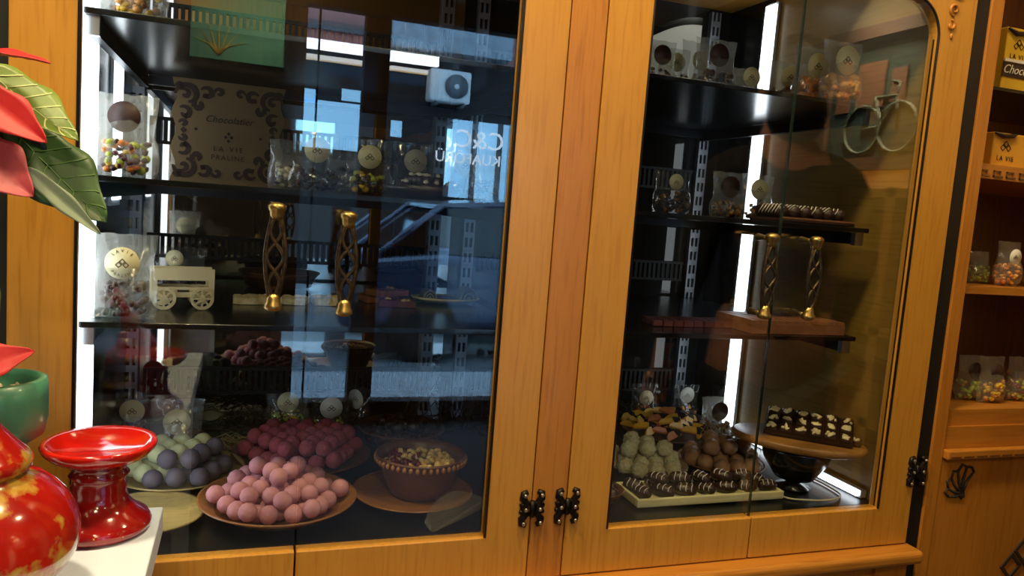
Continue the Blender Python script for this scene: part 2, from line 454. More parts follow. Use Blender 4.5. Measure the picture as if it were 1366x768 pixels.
# ------------------------------------------------------------------ street
GZ = -0.12
struct('road', MB().box(-14, 18, -9.4, -5.0, GZ - .2, GZ - .08), 'asphalt', 'grey asphalt of the street outside')
struct('pavement_near', MB().box(-14, 18, -5.0, -3.31, GZ - .2, GZ), 'pavement', 'pale paved footway outside the shop front')
struct('pavement_far', MB().box(-14, 18, -11, -9.4, GZ - .2, GZ), 'pavement', 'pale paved footway across the street')
FY = 11.0
def fpt(px, py): return Mir(px, py, FY)
bld = empty('street_building', (2.5, -FY, GZ)); tag(bld, 'pink rendered building across the street with shop fronts', 'building')
def bpart(name, x0, x1, z0, z1, m, y0=0.0, y1=0.05, par=bld):
    return MB().box(x0 - 2.5, x1 - 2.5, y0, y1, z0 - GZ, z1 - GZ).build(name, m, par)
zf0, zf1 = fpt(600, 78).z, fpt(600, 42).z
bpart('wall', -10, 16, GZ, 9.0, 'facade_pink', -3, 0)
bpart('shop_facade', -10, 16, GZ, zf0, 'facade_dark', 0, .04)
bpart('concrete_fascia', fpt(516, 60).x, fpt(672, 60).x, zf0, zf1, 'concrete', 0, .5)
bpart('stone_band', -10, fpt(500, 60).x, fpt(440, 42).z, fpt(440, 30).z, 'facade_grey', 0, .12)
for (a, b, t, bt, m) in ((395, 481, 60, 72, 'tube_light'), (512, 574, 76, 88, 'tube_light'), (395, 482, 80, 86, 'tube_warm'), (512, 560, 94, 99, 'tube_warm')):
    p0, p1 = fpt(a, (t + bt) / 2 + 3), fpt(b, (t + bt) / 2 + 3)
    bpart('light_tube', p0.x, p1.x, fpt((a + b) / 2, bt + 4).z, fpt((a + b) / 2, t + 4).z, m, .5, .62)
for (a, b, t, bt) in ((428, 482, 96, 106), (512, 557, 106, 116)):
    p0, p1 = fpt(a, t), fpt(b, t); z0, z1 = fpt((a + b) / 2, bt).z, fpt((a + b) / 2, t).z
    pts = [(p0.x - 2.5, z1 - GZ), (p1.x - 2.5, z1 - GZ)]
    nn = 8
    for k in range(nn * 4 + 1):
        u = 1 - k / (nn * 4); pts.append((p0.x + (p1.x - p0.x) * u - 2.5, z0 - GZ - .05 * abs(math.sin(u * nn * PI))))
    MB().prism(pts, .55, .6).build('awning_valance', 'awning', bld)
for (a, b, t, bt) in ((398, 424, 120, 135), (455, 484, 122, 134), (400, 480, 140, 195), (520, 536, 162, 182)):
    p0, p1 = fpt(a, bt), fpt(b, t)
    bpart('window', p0.x, p1.x, p0.z, p1.z, 'salon_glass', .04, .06)
p0, p1 = fpt(592, 262), fpt(700, 170)
sw = bpart('salon_window', p0.x, p1.x, p0.z, p1.z, 'salon_glass', .04, .07)
for u in (0.0, .33, .66, 1.0):
    xx = p0.x + (p1.x - p0.x) * u
    bpart('mullion', xx - .04, xx + .04, p0.z, p1.z, 'facade_grey', .07, .12)
q = fpt(637, 189); text('lettering', 'C&C', 0.40, 'sign_white', bld, (q.x - 2.5, .16, q.z - GZ), (PI / 2, 0, PI), .01)
q = fpt(655, 216); text('lettering', 'ERKEK', 0.235, 'sign_white', bld, (q.x - 2.5 + .57, .16, q.z - GZ), (PI / 2, 0, PI), .01); text('lettering', 'KUAFÖRÜ', 0.235, 'sign_white', bld, (q.x - 2.5 - .425, .16, q.z - GZ), (PI / 2, 0, PI), .01)
# air conditioner
a0, a1 = fpt(566, 136), fpt(622, 101)
acw, ach = a1.x - a0.x, a1.z - a0.z
ac = empty('air_conditioner', (a0.x, -FY + .06, a0.z)); tag(ac, 'white outdoor air conditioner with round fan grille on street wall', 'air conditioner')
bevel(MB().box(0, acw, 0, .3, 0, ach).build('casing', 'ac_white', ac), .03)
fan = MB().lathe([(.0, 0), (ach * .38, 0), (ach * .38, .02), (0, .02)], 32, M=Matrix.Translation((acw * .64, .3, ach * .5)) @ Matrix.Rotation(-PI / 2, 4, 'X')).build('fan_grille', 'ac_grille', ac)
MB().lathe([(.0, 0), (ach * .08, 0), (ach * .08, .03), (0, .03)], 20, M=Matrix.Translation((acw * .64, .302, ach * .5)) @ Matrix.Rotation(-PI / 2, 4, 'X')).build('fan_hub', 'ac_white', fan)
for u in (.15, .8):
    MB().box(acw * u, acw * u + .04, 0, .3, -.06, 0).build('bracket', 'ac_grille', ac)
# parked car
car = empty('parked_car', (3.1, -6.6, GZ - .08)); tag(car, 'dark blue parked car outside the shop front', 'car')
side = [(-2.1, .3), (-2.1, .75), (-1.95, .92), (-1.2, 1.0), (1.25, .95), (2.0, .82), (2.1, .6), (2.1, .3)]
cab = [(-1.75, .97), (-1.2, 1.42), (-.2, 1.5), (.5, 1.42), (1.2, .97)]
bevel(MB().prism(side, -.85, .85).build('car_body', 'car_paint', car), .08, 3)
MB().prism(cab, -.72, .72).build('cabin', 'car_glass', car)
bevel(MB().prism([(-1.25, 1.40), (-.2, 1.49), (.55, 1.40), (.5, 1.46), (-.2, 1.55), (-1.2, 1.46)], -.73, .73).build('roof', 'car_paint', car), .02)
for x in (-.35, 1.2, -1.75):
    for sgn in (-1, 1):
        pts = {-.35: ((-.4, .97), (-.3, 1.48)), 1.2: ((1.22, .96), (.52, 1.44)), -1.75: ((-1.77, .96), (-1.2, 1.44))}[x]
        MB().tube([(pts[0][0], sgn * .73, pts[0][1]), (pts[1][0], sgn * .73, pts[1][1])], .035, 6).build('pillar', 'car_paint', car)
for x in (-1.35, 1.35):
    for sgn in (-1, 1):
        wh = MB().lathe([(.2, -.1), (.3, -.1), (.32, -.06), (.32, .06), (.3, .1), (.2, .1)], 28, M=Matrix.Translation((x, sgn * .8, .32)) @ Matrix.Rotation(PI / 2, 4, 'X')).build('wheel', 'tyre', car)
        MB().lathe([(0, -.09), (.2, -.09), (.2, .09), (0, .09)], 20, M=Matrix.Translation((x, sgn * .8, .32)) @ Matrix.Rotation(PI / 2, 4, 'X')).build('hubcap', 'chrome', wh)
for sgn in (-1, 1): MB().blob((2.08, sgn * .6, .68), .06, .16, .08, 0, 2).build('headlight', 'chrome', car)

# ------------------------------------------------------------------ shop things that only the glass shows
for i, (x, y, p) in enumerate(DOWNLIGHTS):
    r = empty('downlight', (x, y, CEIL)); tag(r, 'round recessed ceiling downlight with white ring', 'ceiling light', 'ceiling downlights')
    MB().lathe([(.075, 0), (.095, 0), (.095, -.012), (.075, -.012), (.075, 0)], 28).build('ring', 'white_paint', r)
    MB().lathe([(0, -.004), (.074, -.004), (.074, -.001), (0, -.001)], 28).build('lens', 'lamp_white', r)
    ld = bpy.data.lights.new('downlight_beam', 'AREA'); ld.shape = 'DISK'; ld.size = .15; ld.energy = p; ld.spread = 1.35 if x > 2 else PI; ld.color = (1.0, .79, .44)
    lo = bpy.data.objects.new('downlight_beam', ld); COL.objects.link(lo); lo.location = (0, 0, -.016); lo.parent = r
# teal picture on the street wall
a0, a1 = Mir(252, 72, 3.15), Mir(384, -40, 3.15)
pw, ph = a1.x - a0.x, a1.z - a0.z
pic = empty('wall_picture', (a0.x, YF, a0.z)); tag(pic, 'teal floral picture on the dark street-side wall', 'picture')
MB().box(0, pw, 0.001, .02, 0, ph).build('canvas', 'teal_art', pic)
for k in range(7):
    aa = -1.2 + k * .4
    MB().tube([(pw * .3, .022, ph * .05), (pw * .3 + .05 * math.sin(aa), .022, ph * .15), (pw * .3 + .13 * math.sin(aa), .022, ph * .05 + .14 * math.cos(aa) + .02)], [.006, .004, .001], 5).build('painted_leaf', 'art_yellow', pic)
# bicycle mural and shelf on the right-hand wall (mirrored in the right door)
def rwall(px, py):                                      # virtual plane x = XR
    d = ray(px, py); t = (XR - .03 - CAM.x) / d.x; p = CAM + d * t
    return Vector((p.x, -p.y, p.z))
m0, m1 = rwall(1262, 205), rwall(1120, 62)
mu = empty('bicycle_picture', (XR, (m0.y + m1.y) / 2, m0.z)); tag(mu, 'dark framed street scene with a bicycle and brown houses', 'picture')
hy = abs(m1.y - m0.y) / 2; hz = m1.z - m0.z
MB().box(-.02, -.001, -hy, hy, 0, hz).build('canvas', 'mural_sky', mu)
fr = MB().box(-.04, 0, -hy - .05, -hy, -.05, hz + .05).box(-.04, 0, hy, hy + .05, -.05, hz + .05).box(-.04, 0, -hy, hy, hz, hz + .05).box(-.04, 0, -hy, hy, -.05, 0)
fr.build('frame', 'brown_frame', mu)
for (y0, y1, z0, z1) in ((-.32, -.02, .42, .8), (.05, .2, .45, .72), (-.55, -.4, .4, .85)):
    MB().box(-.026, -.02, hy * y0 * 1.6, hy * y1 * 1.6, hz * z0, hz * z1).build('painted_house', 'mural_house', mu)
for yy in (-.35, .25):
    c = [(-.024, hy * yy + hz * .2 * math.cos(a * PI / 14), hz * .24 + hz * .2 * math.sin(a * PI / 14)) for a in range(28)]
    MB().tube(c, .006, 5, closed=True).build('painted_wheel', 'mural_line', mu)
for pth in ([(-.35, .24), (-.15, .5), (.2, .5), (.25, .24)], [(-.15, .5), (-.02, .26), (.2, .5), (.22, .6), (.1, .62)], [(-.35, .24), (-.02, .26)]):
    MB().tube([(-.024, hy * a, hz * b) for a, b in pth], .006, 5).build('painted_frame', 'mural_line', mu)
# shelf unit along the right wall, seen only as a mirror image
su = empty('wall_shelf', (XR - .16, -.95, 0)); tag(su, 'open oak shelf unit below the bicycle picture', 'shelf')
zt = m0.z - .14
MB().box(-.15, .155, -.02, .02, 0, zt).build('upright', 'oak', su, (0, -.62, 0)); MB().box(-.15, .155, -.02, .02, 0, zt).build('upright', 'oak', su, (0, .52, 0))
MB().box(-.15, .155, -.02, .02, 0, zt).build('upright', 'oak', su, (0, -.05, 0))
for zz in (.3, .62, .94, zt - .02):
    MB().box(-.15, .155, -.64, .54, -.015, .015).build('shelf_board', 'oak_h', su, (0, 0, zz))
MB().box(.145, .155, -.64, .54, .02, zt).build('back_board', 'oak_dark', su)
for k, (yy, m, h) in enumerate(((-.45, 'purple_box', .16), (-.25, 'box_yellow', .12), (.2, 'white_gloss', .14), (.38, 'box_amber', .1))):
    b = empty('gift_box', (XR - .2, -.95 + yy, .955)); tag(b, ['purple', 'yellow', 'white', 'amber'][k] + ' gift box on the shelf unit below the bicycle picture', 'box')
    bevel(MB().box(-.05, .05, -.06, .06, 0, h).build('carton', m, b), .004); bevel(MB().box(-.053, .053, -.063, .063, h * .78, h + .003).build('lid', m, b), .003)

# ================================================================== the display cabinet
ZB, ZT, AR = -.0705, .885, .062
cab_o = empty('display_cabinet', (.64, .33, 0))
tag(cab_o, 'oak display cabinet with glass doors full of chocolates', 'cabinet')
def cpart(name, mb, m, par=None):
    o = mb.build(name, m, par or cab_o)
    if par is None: o.location = -cab_o.location
    return o
def fz(z): return z + F
D = .64
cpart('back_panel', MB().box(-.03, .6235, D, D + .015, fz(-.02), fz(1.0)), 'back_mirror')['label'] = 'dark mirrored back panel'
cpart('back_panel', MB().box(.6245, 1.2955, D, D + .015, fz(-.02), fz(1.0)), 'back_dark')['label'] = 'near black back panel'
cpart('side_panel', MB().box(-.066, -.022, .026, D + .015, fz(-.1), fz(1.0)), 'black_gloss')
cpart('side_panel', MB().box(1.298, 1.352, .026, .475, fz(-.1), fz(1.0)), 'interior_wood')
cpart('side_panel', MB().box(1.296, 1.352, .4755, D + .015, fz(-.1), fz(1.0)), 'black_gloss')  # black here paints the shade behind the light strip
cpart('floor_panel', MB().box(-.0215, 1.2955, .0225, D - .001, fz(-.03), fz(0)), 'black_floor')
cpart('top_panel', MB().box(-.066, 1.352, .0, D + .015, fz(1.0), fz(1.03)), 'oak')
bevel(cpart('centre_post', MB().box(.6112, .6668, .001, .022, fz(-.071), fz(.9995)), 'oak_red'), .0015)
cpart('black_post', MB().box(1.3585, 1.3885, .004, D, fz(-.2), fz(1.1)), 'gap_black')
cpart('black_post', MB().box(-.13, -.0715, .004, D, fz(-.2), fz(1.1)), 'gap_black')
nose = [(-.032 + .011 * math.cos(a), -.086 + .012 * math.sin(a)) for a in [PI / 2 + k * PI / 8 for k in range(9)]]
bevel(cpart('ledge', MB().box(-.075, 1.369, -.034, .02, fz(-.098), fz(-.0725)), 'oak_red_h'), .009, 4)
cpart('base_front', MB().box(-.07, 1.357, 0, .02, .06, fz(-.0985)), 'oak_red')
for x0, x1 in ((-.07, 0), (.59, .68), (1.285, 1.357)):
    cpart('base_stile', MB().box(x0, x1, -.008, -.0002, .06, fz(-.099)), 'oak_red')
cpart('plinth', MB().box(-.07, 1.357, .02, D, 0, .06), 'black_matte')
cpart('base_side', MB().box(-.07, -.05, .0205, D, .0605, fz(-.1005)), 'oak_red'); cpart('base_side', MB().box(1.337, 1.357, .0205, D, .0605, fz(-.1005)), 'oak_red')

def handle_mesh():
    mb = MB(); L = .053
    def wdt(u): return .0052 + .0066 * (math.sin(PI * min(1, max(0, (u + 1) / 2))) ** 1.3)
    N = 28
    for sgn in (-1, 1):
        mb.tube([(sgn * wdt(-1 + 2 * k / N), -.003 * math.cos(PI * (k / N - .5)), L * (-1 + 2 * k / N)) for k in range(N + 1)], .0030, 8, 0)
        mb.tube([(sgn * (wdt(-1 + 2 * k / N) - .0015) * math.sin(3 * PI * k / N), -.0035, L * (-1 + 2 * k / N)) for k in range(N + 1)], .0024, 8, 0)
    for sgn in (-1, 1):
        R = Matrix.Translation((0, 0, sgn * (L - .001))) @ (Matrix.Rotation(PI, 4, 'X') if sgn < 0 else Matrix.Identity(4))
        mb.lathe([(0, -.006), (.0062, -.006), (.0082, 0), (.0088, .005), (.0108, .008), (.0112, .012), (.0066, .0155), (0, .0165)], 18, 1, R)
        mb.tube([(0, .002, sgn * (L + .007)), (0, .02, sgn * (L + .007)), (0, .036, sgn * (L + .007))], [.0042, .0038, .0062], 12, 1)
    return mb.mesh('handle', ['bronze', 'brass'])
def hinge_mesh():
    mb = MB()
    for s in (-1, 1):
        p = [(s * .0085, .026), (s * .015, .023), (s * .0155, .016), (s * .010, .010), (s * .012, 0), (s * .010, -.010), (s * .0155, -.016), (s * .015, -.023), (s * .0085, -.026)]
        mb.tube([(x, -.0015, z) for x, z in p], [.004, .0055, .0058, .0052, .007, .0052, .0058, .0055, .004], 8, 0)
        mb.tube([(s * .004, -.0015, .008), (s * .013, -.0015, .006), (s * .0195, -.0015, .004)], [.003, .004, .003], 6, 0)
        mb.tube([(s * .004, -.0015, -.008), (s * .013, -.0015, -.006), (s * .0195, -.0015, -.004)], [.003, .004, .003], 6, 0)
        for z, x in ((.0215, .0135), (0, .0115), (-.0215, .0135)):
            mb.lathe([(0, 0), (.0032, 0), (.0026, .0018), (0, .002)], 10, 1, Matrix.Translation((s * x, -.0072, z)) @ Matrix.Rotation(PI / 2, 4, 'X'))
    mb.tube([(0, -.003, -.012), (0, -.003, .012)], .004, 10, 0)
    return mb.mesh('hinge', ['hinge_black', 'screw'])
def scroll_mb(s):
    mb = MB()
    for (cx, cz, r0, r1, t0, t1) in ((0, 0, .011, .003, -.5 * PI, 1.6 * PI), (.004, -.026, .009, .003, .5 * PI, 2.2 * PI), (-.004, .028, .012, .003, .4 * PI, 2.4 * PI)):
        n = 22
        mb.tube([(s * (cx + (r0 + (r1 - r0) * k / n) * math.cos(t0 + (t1 - t0) * k / n)), -.001, cz + (r0 + (r1 - r0) * k / n) * math.sin(t0 + (t1 - t0) * k / n)) for k in range(n + 1)], [.0015 + .0016 * math.sin(PI * k / n) for k in range(n + 1)], 6)
    mb.blob((0, -.001, -.044), .0035, .002, .006, 0, 1)
    return mb
HANDLE, HINGE = handle_mesh(), hinge_mesh()
HZ = {0: (Py(367, 343, -.03).z), 1: (Py(457, 352, -.03).z), 2: (Py(1014, 368, -.03).z), 3: (Py(1072, 371, -.03).z)}
def door(i, xo, xi, xs, s):
    """xo outer edge, xi opening edge, xs meeting edge, s=+1 when the stile is at the left"""
    g = .0013
    e = xs - s * g
    arc = [(xi + s * (AR - AR * math.cos(a)), fz(ZT - AR + AR * math.sin(a))) for a in [k * PI / 2 / 10 for k in range(11)]]
    pts = [(xo, fz(ZB)), (e, fz(ZB)), (e, fz(0)), (xi, fz(0))] + arc + [(e, fz(ZT)), (e, fz(.998)), (xo, fz(.998))]
    if s < 0: pts = pts[::-1]
    d = bevel(cpart('door', MB().prism(pts, 0, .022), 'oak'), .0014, 2)
    x0, x1 = sorted((xi, e))
    gl = MB()
    gl.box(x0, x1, .008, .012, fz(0), fz(ZT))
    for k in (3, 5): gl.mi[k] = 1
    cpart('glass_pane', gl, ['door_glass', 'glass_edge'], d)
    gk = MB()
    ga = [(xi, .0005, fz(0)), (xi, .0005, fz(ZT - AR))] + [(a, .0005, b) for a, b in arc[1:]]
    gk.tube(ga, .0022, 5)  # dark strip painting the shade on the opening's inner edge
    cpart('edge_shade', gk, 'edge_shade', d)
    o = meshobj('handle', HANDLE, d, (xs - s * (.044 if i != 3 else .041), -.03, HZ[i]))
    sc = scroll_mb(s).build('carved_scroll', 'oak_red', d, ((xo + xi) / 2 + s * .012, 0, Py(1268, 12, 0).z))
    return d
d0 = door(0, -.0705, 0.0, .27, 1)
d1 = door(1, .6095, .54, .27, -1)
d2 = door(2, .6685, .74, 1.01, 1)
d3 = door(3, 1.3565, 1.28, 1.01, -1)
h = Py(712, 677, 0); meshobj('hinge', HINGE, d1, (.6103, 0, h.z))
h = Py(754, 674, 0); meshobj('hinge', HINGE, d2, (.6677, 0, h.z))
h = Py(1221, 628, 0); meshobj('hinge', HINGE, d3, (1.3575, 0, h.z))
for d in (d1, d2, d3):
    meshobj('hinge', HINGE, d, ({d1: .6103, d2: .6677, d3: 1.3575}[d], 0, fz(.965)))

# shelves, brackets, rails, vents, light strips
SA, SB, SCZ = .692, .488, .30
SA2, SB2 = .712, .497
for zl_, zr_ in ((SA, SA2), (SB, SB2), (SCZ, SCZ)):
    for x0, x1, z in ((-.012, .615, zl_), (.652, 1.246, zr_)):
        sh = bevel(cpart('shelf', MB().box(x0, x1, .065, .605, fz(z - .008), fz(z)), 'black_gloss'), .001)
        for xb in (x0 + .006, x1 - .018):
            cpart('bracket', MB().prism([(0, 0)] * 0 + [(xb, fz(z - .030)), (xb + .012, fz(z - .030)), (xb + .012, fz(z - .0085)), (xb, fz(z - .0085))], .085, .62), 'dark_steel', sh)
            cpart('bracket_cap', bmb := MB().box(xb - .003, xb + .015, .074, .0845, fz(z - .032), fz(z - .0085)), 'steel', sh)
        cpart('cross_bar', MB().box(x0 + .02, x1 - .02, .596, .604, fz(z - .026), fz(z - .0085)), 'dark_steel', sh)
for xr in (-.014, .584, .663, 1.244):
    mb = MB(); y0, y1 = .624, .639
    for a, b in ((-.013, -.0085), (-.0025, .0025), (.0085, .013)): mb.box(xr + a, xr + b, y0, y1, fz(0), fz(.99))
    k = .004
    while k < .98:
        for a, b in ((-.0085, -.0025), (.0025, .0085)): mb.box(xr + a, xr + b, y0, y0 + .003, fz(k), fz(k + .013))
        k += .034
    cpart('slotted_rail', mb, 'rail_metal')
for zc, hh in ((.085, .022), (.36, .018), (.585, .02), (.80, .022)):
    for x0, x1 in ((.008, .565), (.69, 1.225)):
        mb = MB().box(x0, x1, .632, .6395, fz(zc + hh), fz(zc + hh + .006)).box(x0, x1, .632, .6395, fz(zc - hh - .006), fz(zc - hh))
        x = x0
        while x < x1 - .006:
            mb.box(x, x + .0065, .632, .6395, fz(zc - hh), fz(zc + hh)); x += .0125
        cpart('vent_grille', mb, 'vent_grey')
cpart('led_housing', MB().box(.96, 1.2, .395, .435, fz(.976), fz(.985)), 'led_body')  # holder of the added fill light
def led(x0, x1, y0, y1, z0, z1):
    cpart('led_strip', MB().box(x0, x1, y0, y1, fz(z0), fz(z1)), 'led')
cpart('led_housing', MB().box(-.0218, -.0112, .048, .182, fz(.002), fz(.985)), 'led_body'); led(-.011, -.007, .055, .175, .004, .98)
cpart('led_housing', MB().box(-.0218, -.0172, .37, .46, fz(.44), fz(.985)), 'led_body'); led(-.017, -.014, .378, .452, .45, .98)
cpart('led_housing', MB().box(1.288, 1.2955, .452, .492, fz(.002), fz(.985)), 'led_body'); led(1.283, 1.2875, .455, .489, .01, .98)
cpart('led_housing', MB().box(1.282, 1.2955, .045, .44, fz(.002), fz(.016)), 'led_body'); led(1.276, 1.2815, .05, .435, .004, .014)
cpart('led_strip', MB().box(.962, 1.198, .402, .428, fz(.970), fz(.9755)), 'added_fill')  # added unseen fill light for the white block and top right bags

# ================================================================== goods
def on_floor(px, py, z=0.0): return Pz(px, py, fz(z))

# --- round plates and bowls
def plate(name, px, py, z, r, h, m, label, cat='plate', flat=.72, wall=.004, lift=0.0):
    c = on_floor(px, py, z)
    o = MB().lathe([(0, 0), (r * .55, 0), (r * .62, .002), (r, h), (r, h + .002), (r - wall, h + .0015), (r * flat, wall + .001), (0, wall)], 48).build(name, m, None, (c.x, c.y, fz(z) + .0006 + lift))
    tag(o, label, cat)
    return c
def heap(n_r, r, z0, cx, cy, R, layers, drop=1.0, keep=None, jit=.6, flat=9, slope=.6):
    """ball centres piled in hexagonal layers inside a circle"""
    out = []
    d = 2 * r * 1.015
    for L in range(layers):
        RL = R - L * r * drop
        ox, oy = (L % 3) * d / 2, (L % 3) * d * .2887
        n = int(R / d) + 3
        for j in range(-n, n + 1):
            for i in range(-n, n + 1):
                x = i * d + (j % 2) * d / 2 + ox; y = j * d * .866 + oy
                if x * x + y * y <= RL * RL:
                    p = (cx + x + random.uniform(-jit, jit) * r * .4, cy + y + random.uniform(-jit, jit) * r * .4, z0 + r + L * d * .8165 + max(0, math.hypot(x, y) - flat) * slope * (L == 0))
                    if keep is None or keep(x, y, L): out.append(p)
    return out
def ball_mesh(name, r, m, sub=2, bumpy=0.0):
    mb = MB(); mb.blob((0, 0, 0), r, r, r, 0, sub)
    if bumpy:
        mb.v = [tuple(Vector(v) * (1 + bumpy * mnoise.noise(Vector(v) * (3.2 / r)) + bumpy * .8 * mnoise.noise(Vector(v) * (6.5 / r)))) for v in mb.v]
    return mb.mesh(name, [m])
def balls(name, pts, me, label, cat, group):
    for p in pts:
        s = random.uniform(.94, 1.0)
        tag(meshobj(name, me, None, p, (random.uniform(0, 6), random.uniform(0, 6), random.uniform(0, 6)), s), label, cat, group)

# pale plate by the red candle stand, empty
plate('wooden_plate', 197, 694, 0, .078, .012, 'plate_pale', 'empty pale wooden plate behind the white table')
# plate with pale green and grey truffles
c = plate('wooden_plate', 238, 637, 0, .104, .016, 'plate_pale', 'pale wooden plate of light green and grey truffles')
R = .0165
pts = heap(0, R, fz(.006), c.x + .002, c.y - .005, .084, 2, 1.4, None, .3)
gl_, gr_ = [], []
for p in pts:
    dx, dy = p[0] - c.x, p[1] - c.y
    if dx < .028 + dy * .35: (gl_ if dy > -.05 else gr_).append(p)
    elif dx < .075: gr_.append(p)
balls('truffle', gl_, ball_mesh('truffle', R, 'lime_truffle'), 'pale green truffle ball beside the grey ones on the wooden plate', 'truffle', 'pale green truffles')
balls('truffle', gr_, ball_mesh('truffle', R, 'grey_truffle'), 'dark grey truffle ball beside the pale green ones on the wooden plate', 'truffle', 'grey truffles')
# bowl of pale pink truffles
c = plate('wooden_bowl', 371, 683, 0, .116, .026, 'plate_wood', 'shallow wooden bowl of pale pink truffles', 'bowl', .70)
balls('truffle', heap(0, .0143, fz(.006), c.x, c.y, .098, 3, 2.0, flat=.068, slope=.75), ball_mesh('truffle', .0143, 'pink_truffle'), 'pale pink truffle ball heaped in the front wooden bowl', 'truffle', 'pale pink truffles')
# plate of raspberry truffles
c = plate('wooden_plate', 402, 615, 0, .122, .016, 'plate_dark', 'dark wooden plate of raspberry red truffles', 'plate')
balls('truffle', heap(0, .0155, fz(.006), c.x, c.y, .104, 2, 1.6, flat=.076, slope=.4), ball_mesh('truffle', .0155, 'raspberry_truffle', 2, .05), 'dusty raspberry red truffle piled behind the pale pink ones', 'truffle', 'raspberry truffles')
# round board with carved bowl of fruit and nuts
c = plate('wooden_plate', 550, 664, 0, .098, .014, 'plate_wood', 'round wooden platter under the carved bowl of nuts', 'plate', .7)
cb = empty('carved_bowl', (c.x + .012, c.y + .008, fz(.0065))); tag(cb, 'carved brown bowl of dried cranberries and nuts on a wooden platter', 'bowl')
MB().lathe([(0, 0), (.042, 0), (.048, .004), (.060, .03), (.070, .062), (.074, .066), (.072, .069), (.066, .062), (.054, .028), (.04, .01), (0, .008)], 48).build('bowl_shell', 'plate_dark', cb)
mb = MB()
for k in range(44):
    a = 2 * PI * k / 44
    mb.blob((.0735 * math.cos(a), .0735 * math.sin(a), .060), .004, .004, .006, 0, 1)
mb.build('scalloped_rim', 'plate_wood', cb)
mb = MB()
for k in range(150):
    a, q = random.uniform(0, 2 * PI), math.sqrt(random.random()) * .058
    mb.blob((q * math.cos(a), q * math.sin(a), .044 + random.uniform(0, .012) + .01 * (1 - q / .06)), *(random.uniform(.004, .0075) for _ in range(3)), 0 if (math.cos(a) > -.3) else random.choice((0, 1, 1)), 1, .15)
mb.build('dried_fruit_and_nuts', ['nut', 'cranberry'], cb)['kind'] = 'stuff'
# clear scoop leaning by the platter
p0, p1 = on_floor(575, 706, 0.006), on_floor(650, 676, .012)
so = empty('plastic_scoop', (p0.x, p0.y, fz(0.001))); tag(so, 'clear plastic scoop lying in front of the wooden platter', 'scoop')
dv = Vector((p1.x - p0.x, p1.y - p0.y, 0)); Ls = dv.length; ang = math.atan2(dv.y, dv.x)
vs, fs = [], []
NU, NV = 14, 10
for i in range(NU + 1):
    u = i / NU; wd = .032 * math.sin(PI * min(1, .12 + u * .86)) ** .7
    for j in range(NV + 1):
        v = -1 + 2 * j / NV
        vs.append((u * Ls, v * wd, .002 + .03 * (v * v) * math.sin(PI * (.1 + .8 * u)) + .012 * u))
for i in range(NU):
    for j in range(NV):
        a = i * (NV + 1) + j; fs.append((a, a + 1, a + NV + 2, a + NV + 1))
o = MB().add(vs, fs, 0, True).build('scoop_bowl', 'clear_plastic', so, (0, 0, 0), (0, 0, ang)); sm = o.modifiers.new('thick', 'SOLIDIFY'); sm.thickness = .0015
MB().tube([(Ls * .98, 0, .016), (Ls * 1.25, 0, .03), (Ls * 1.6, 0, .032)], [.008, .006, .007], 10).build('scoop_grip', 'clear_plastic', so, (0, 0, 0), (0, 0, ang))

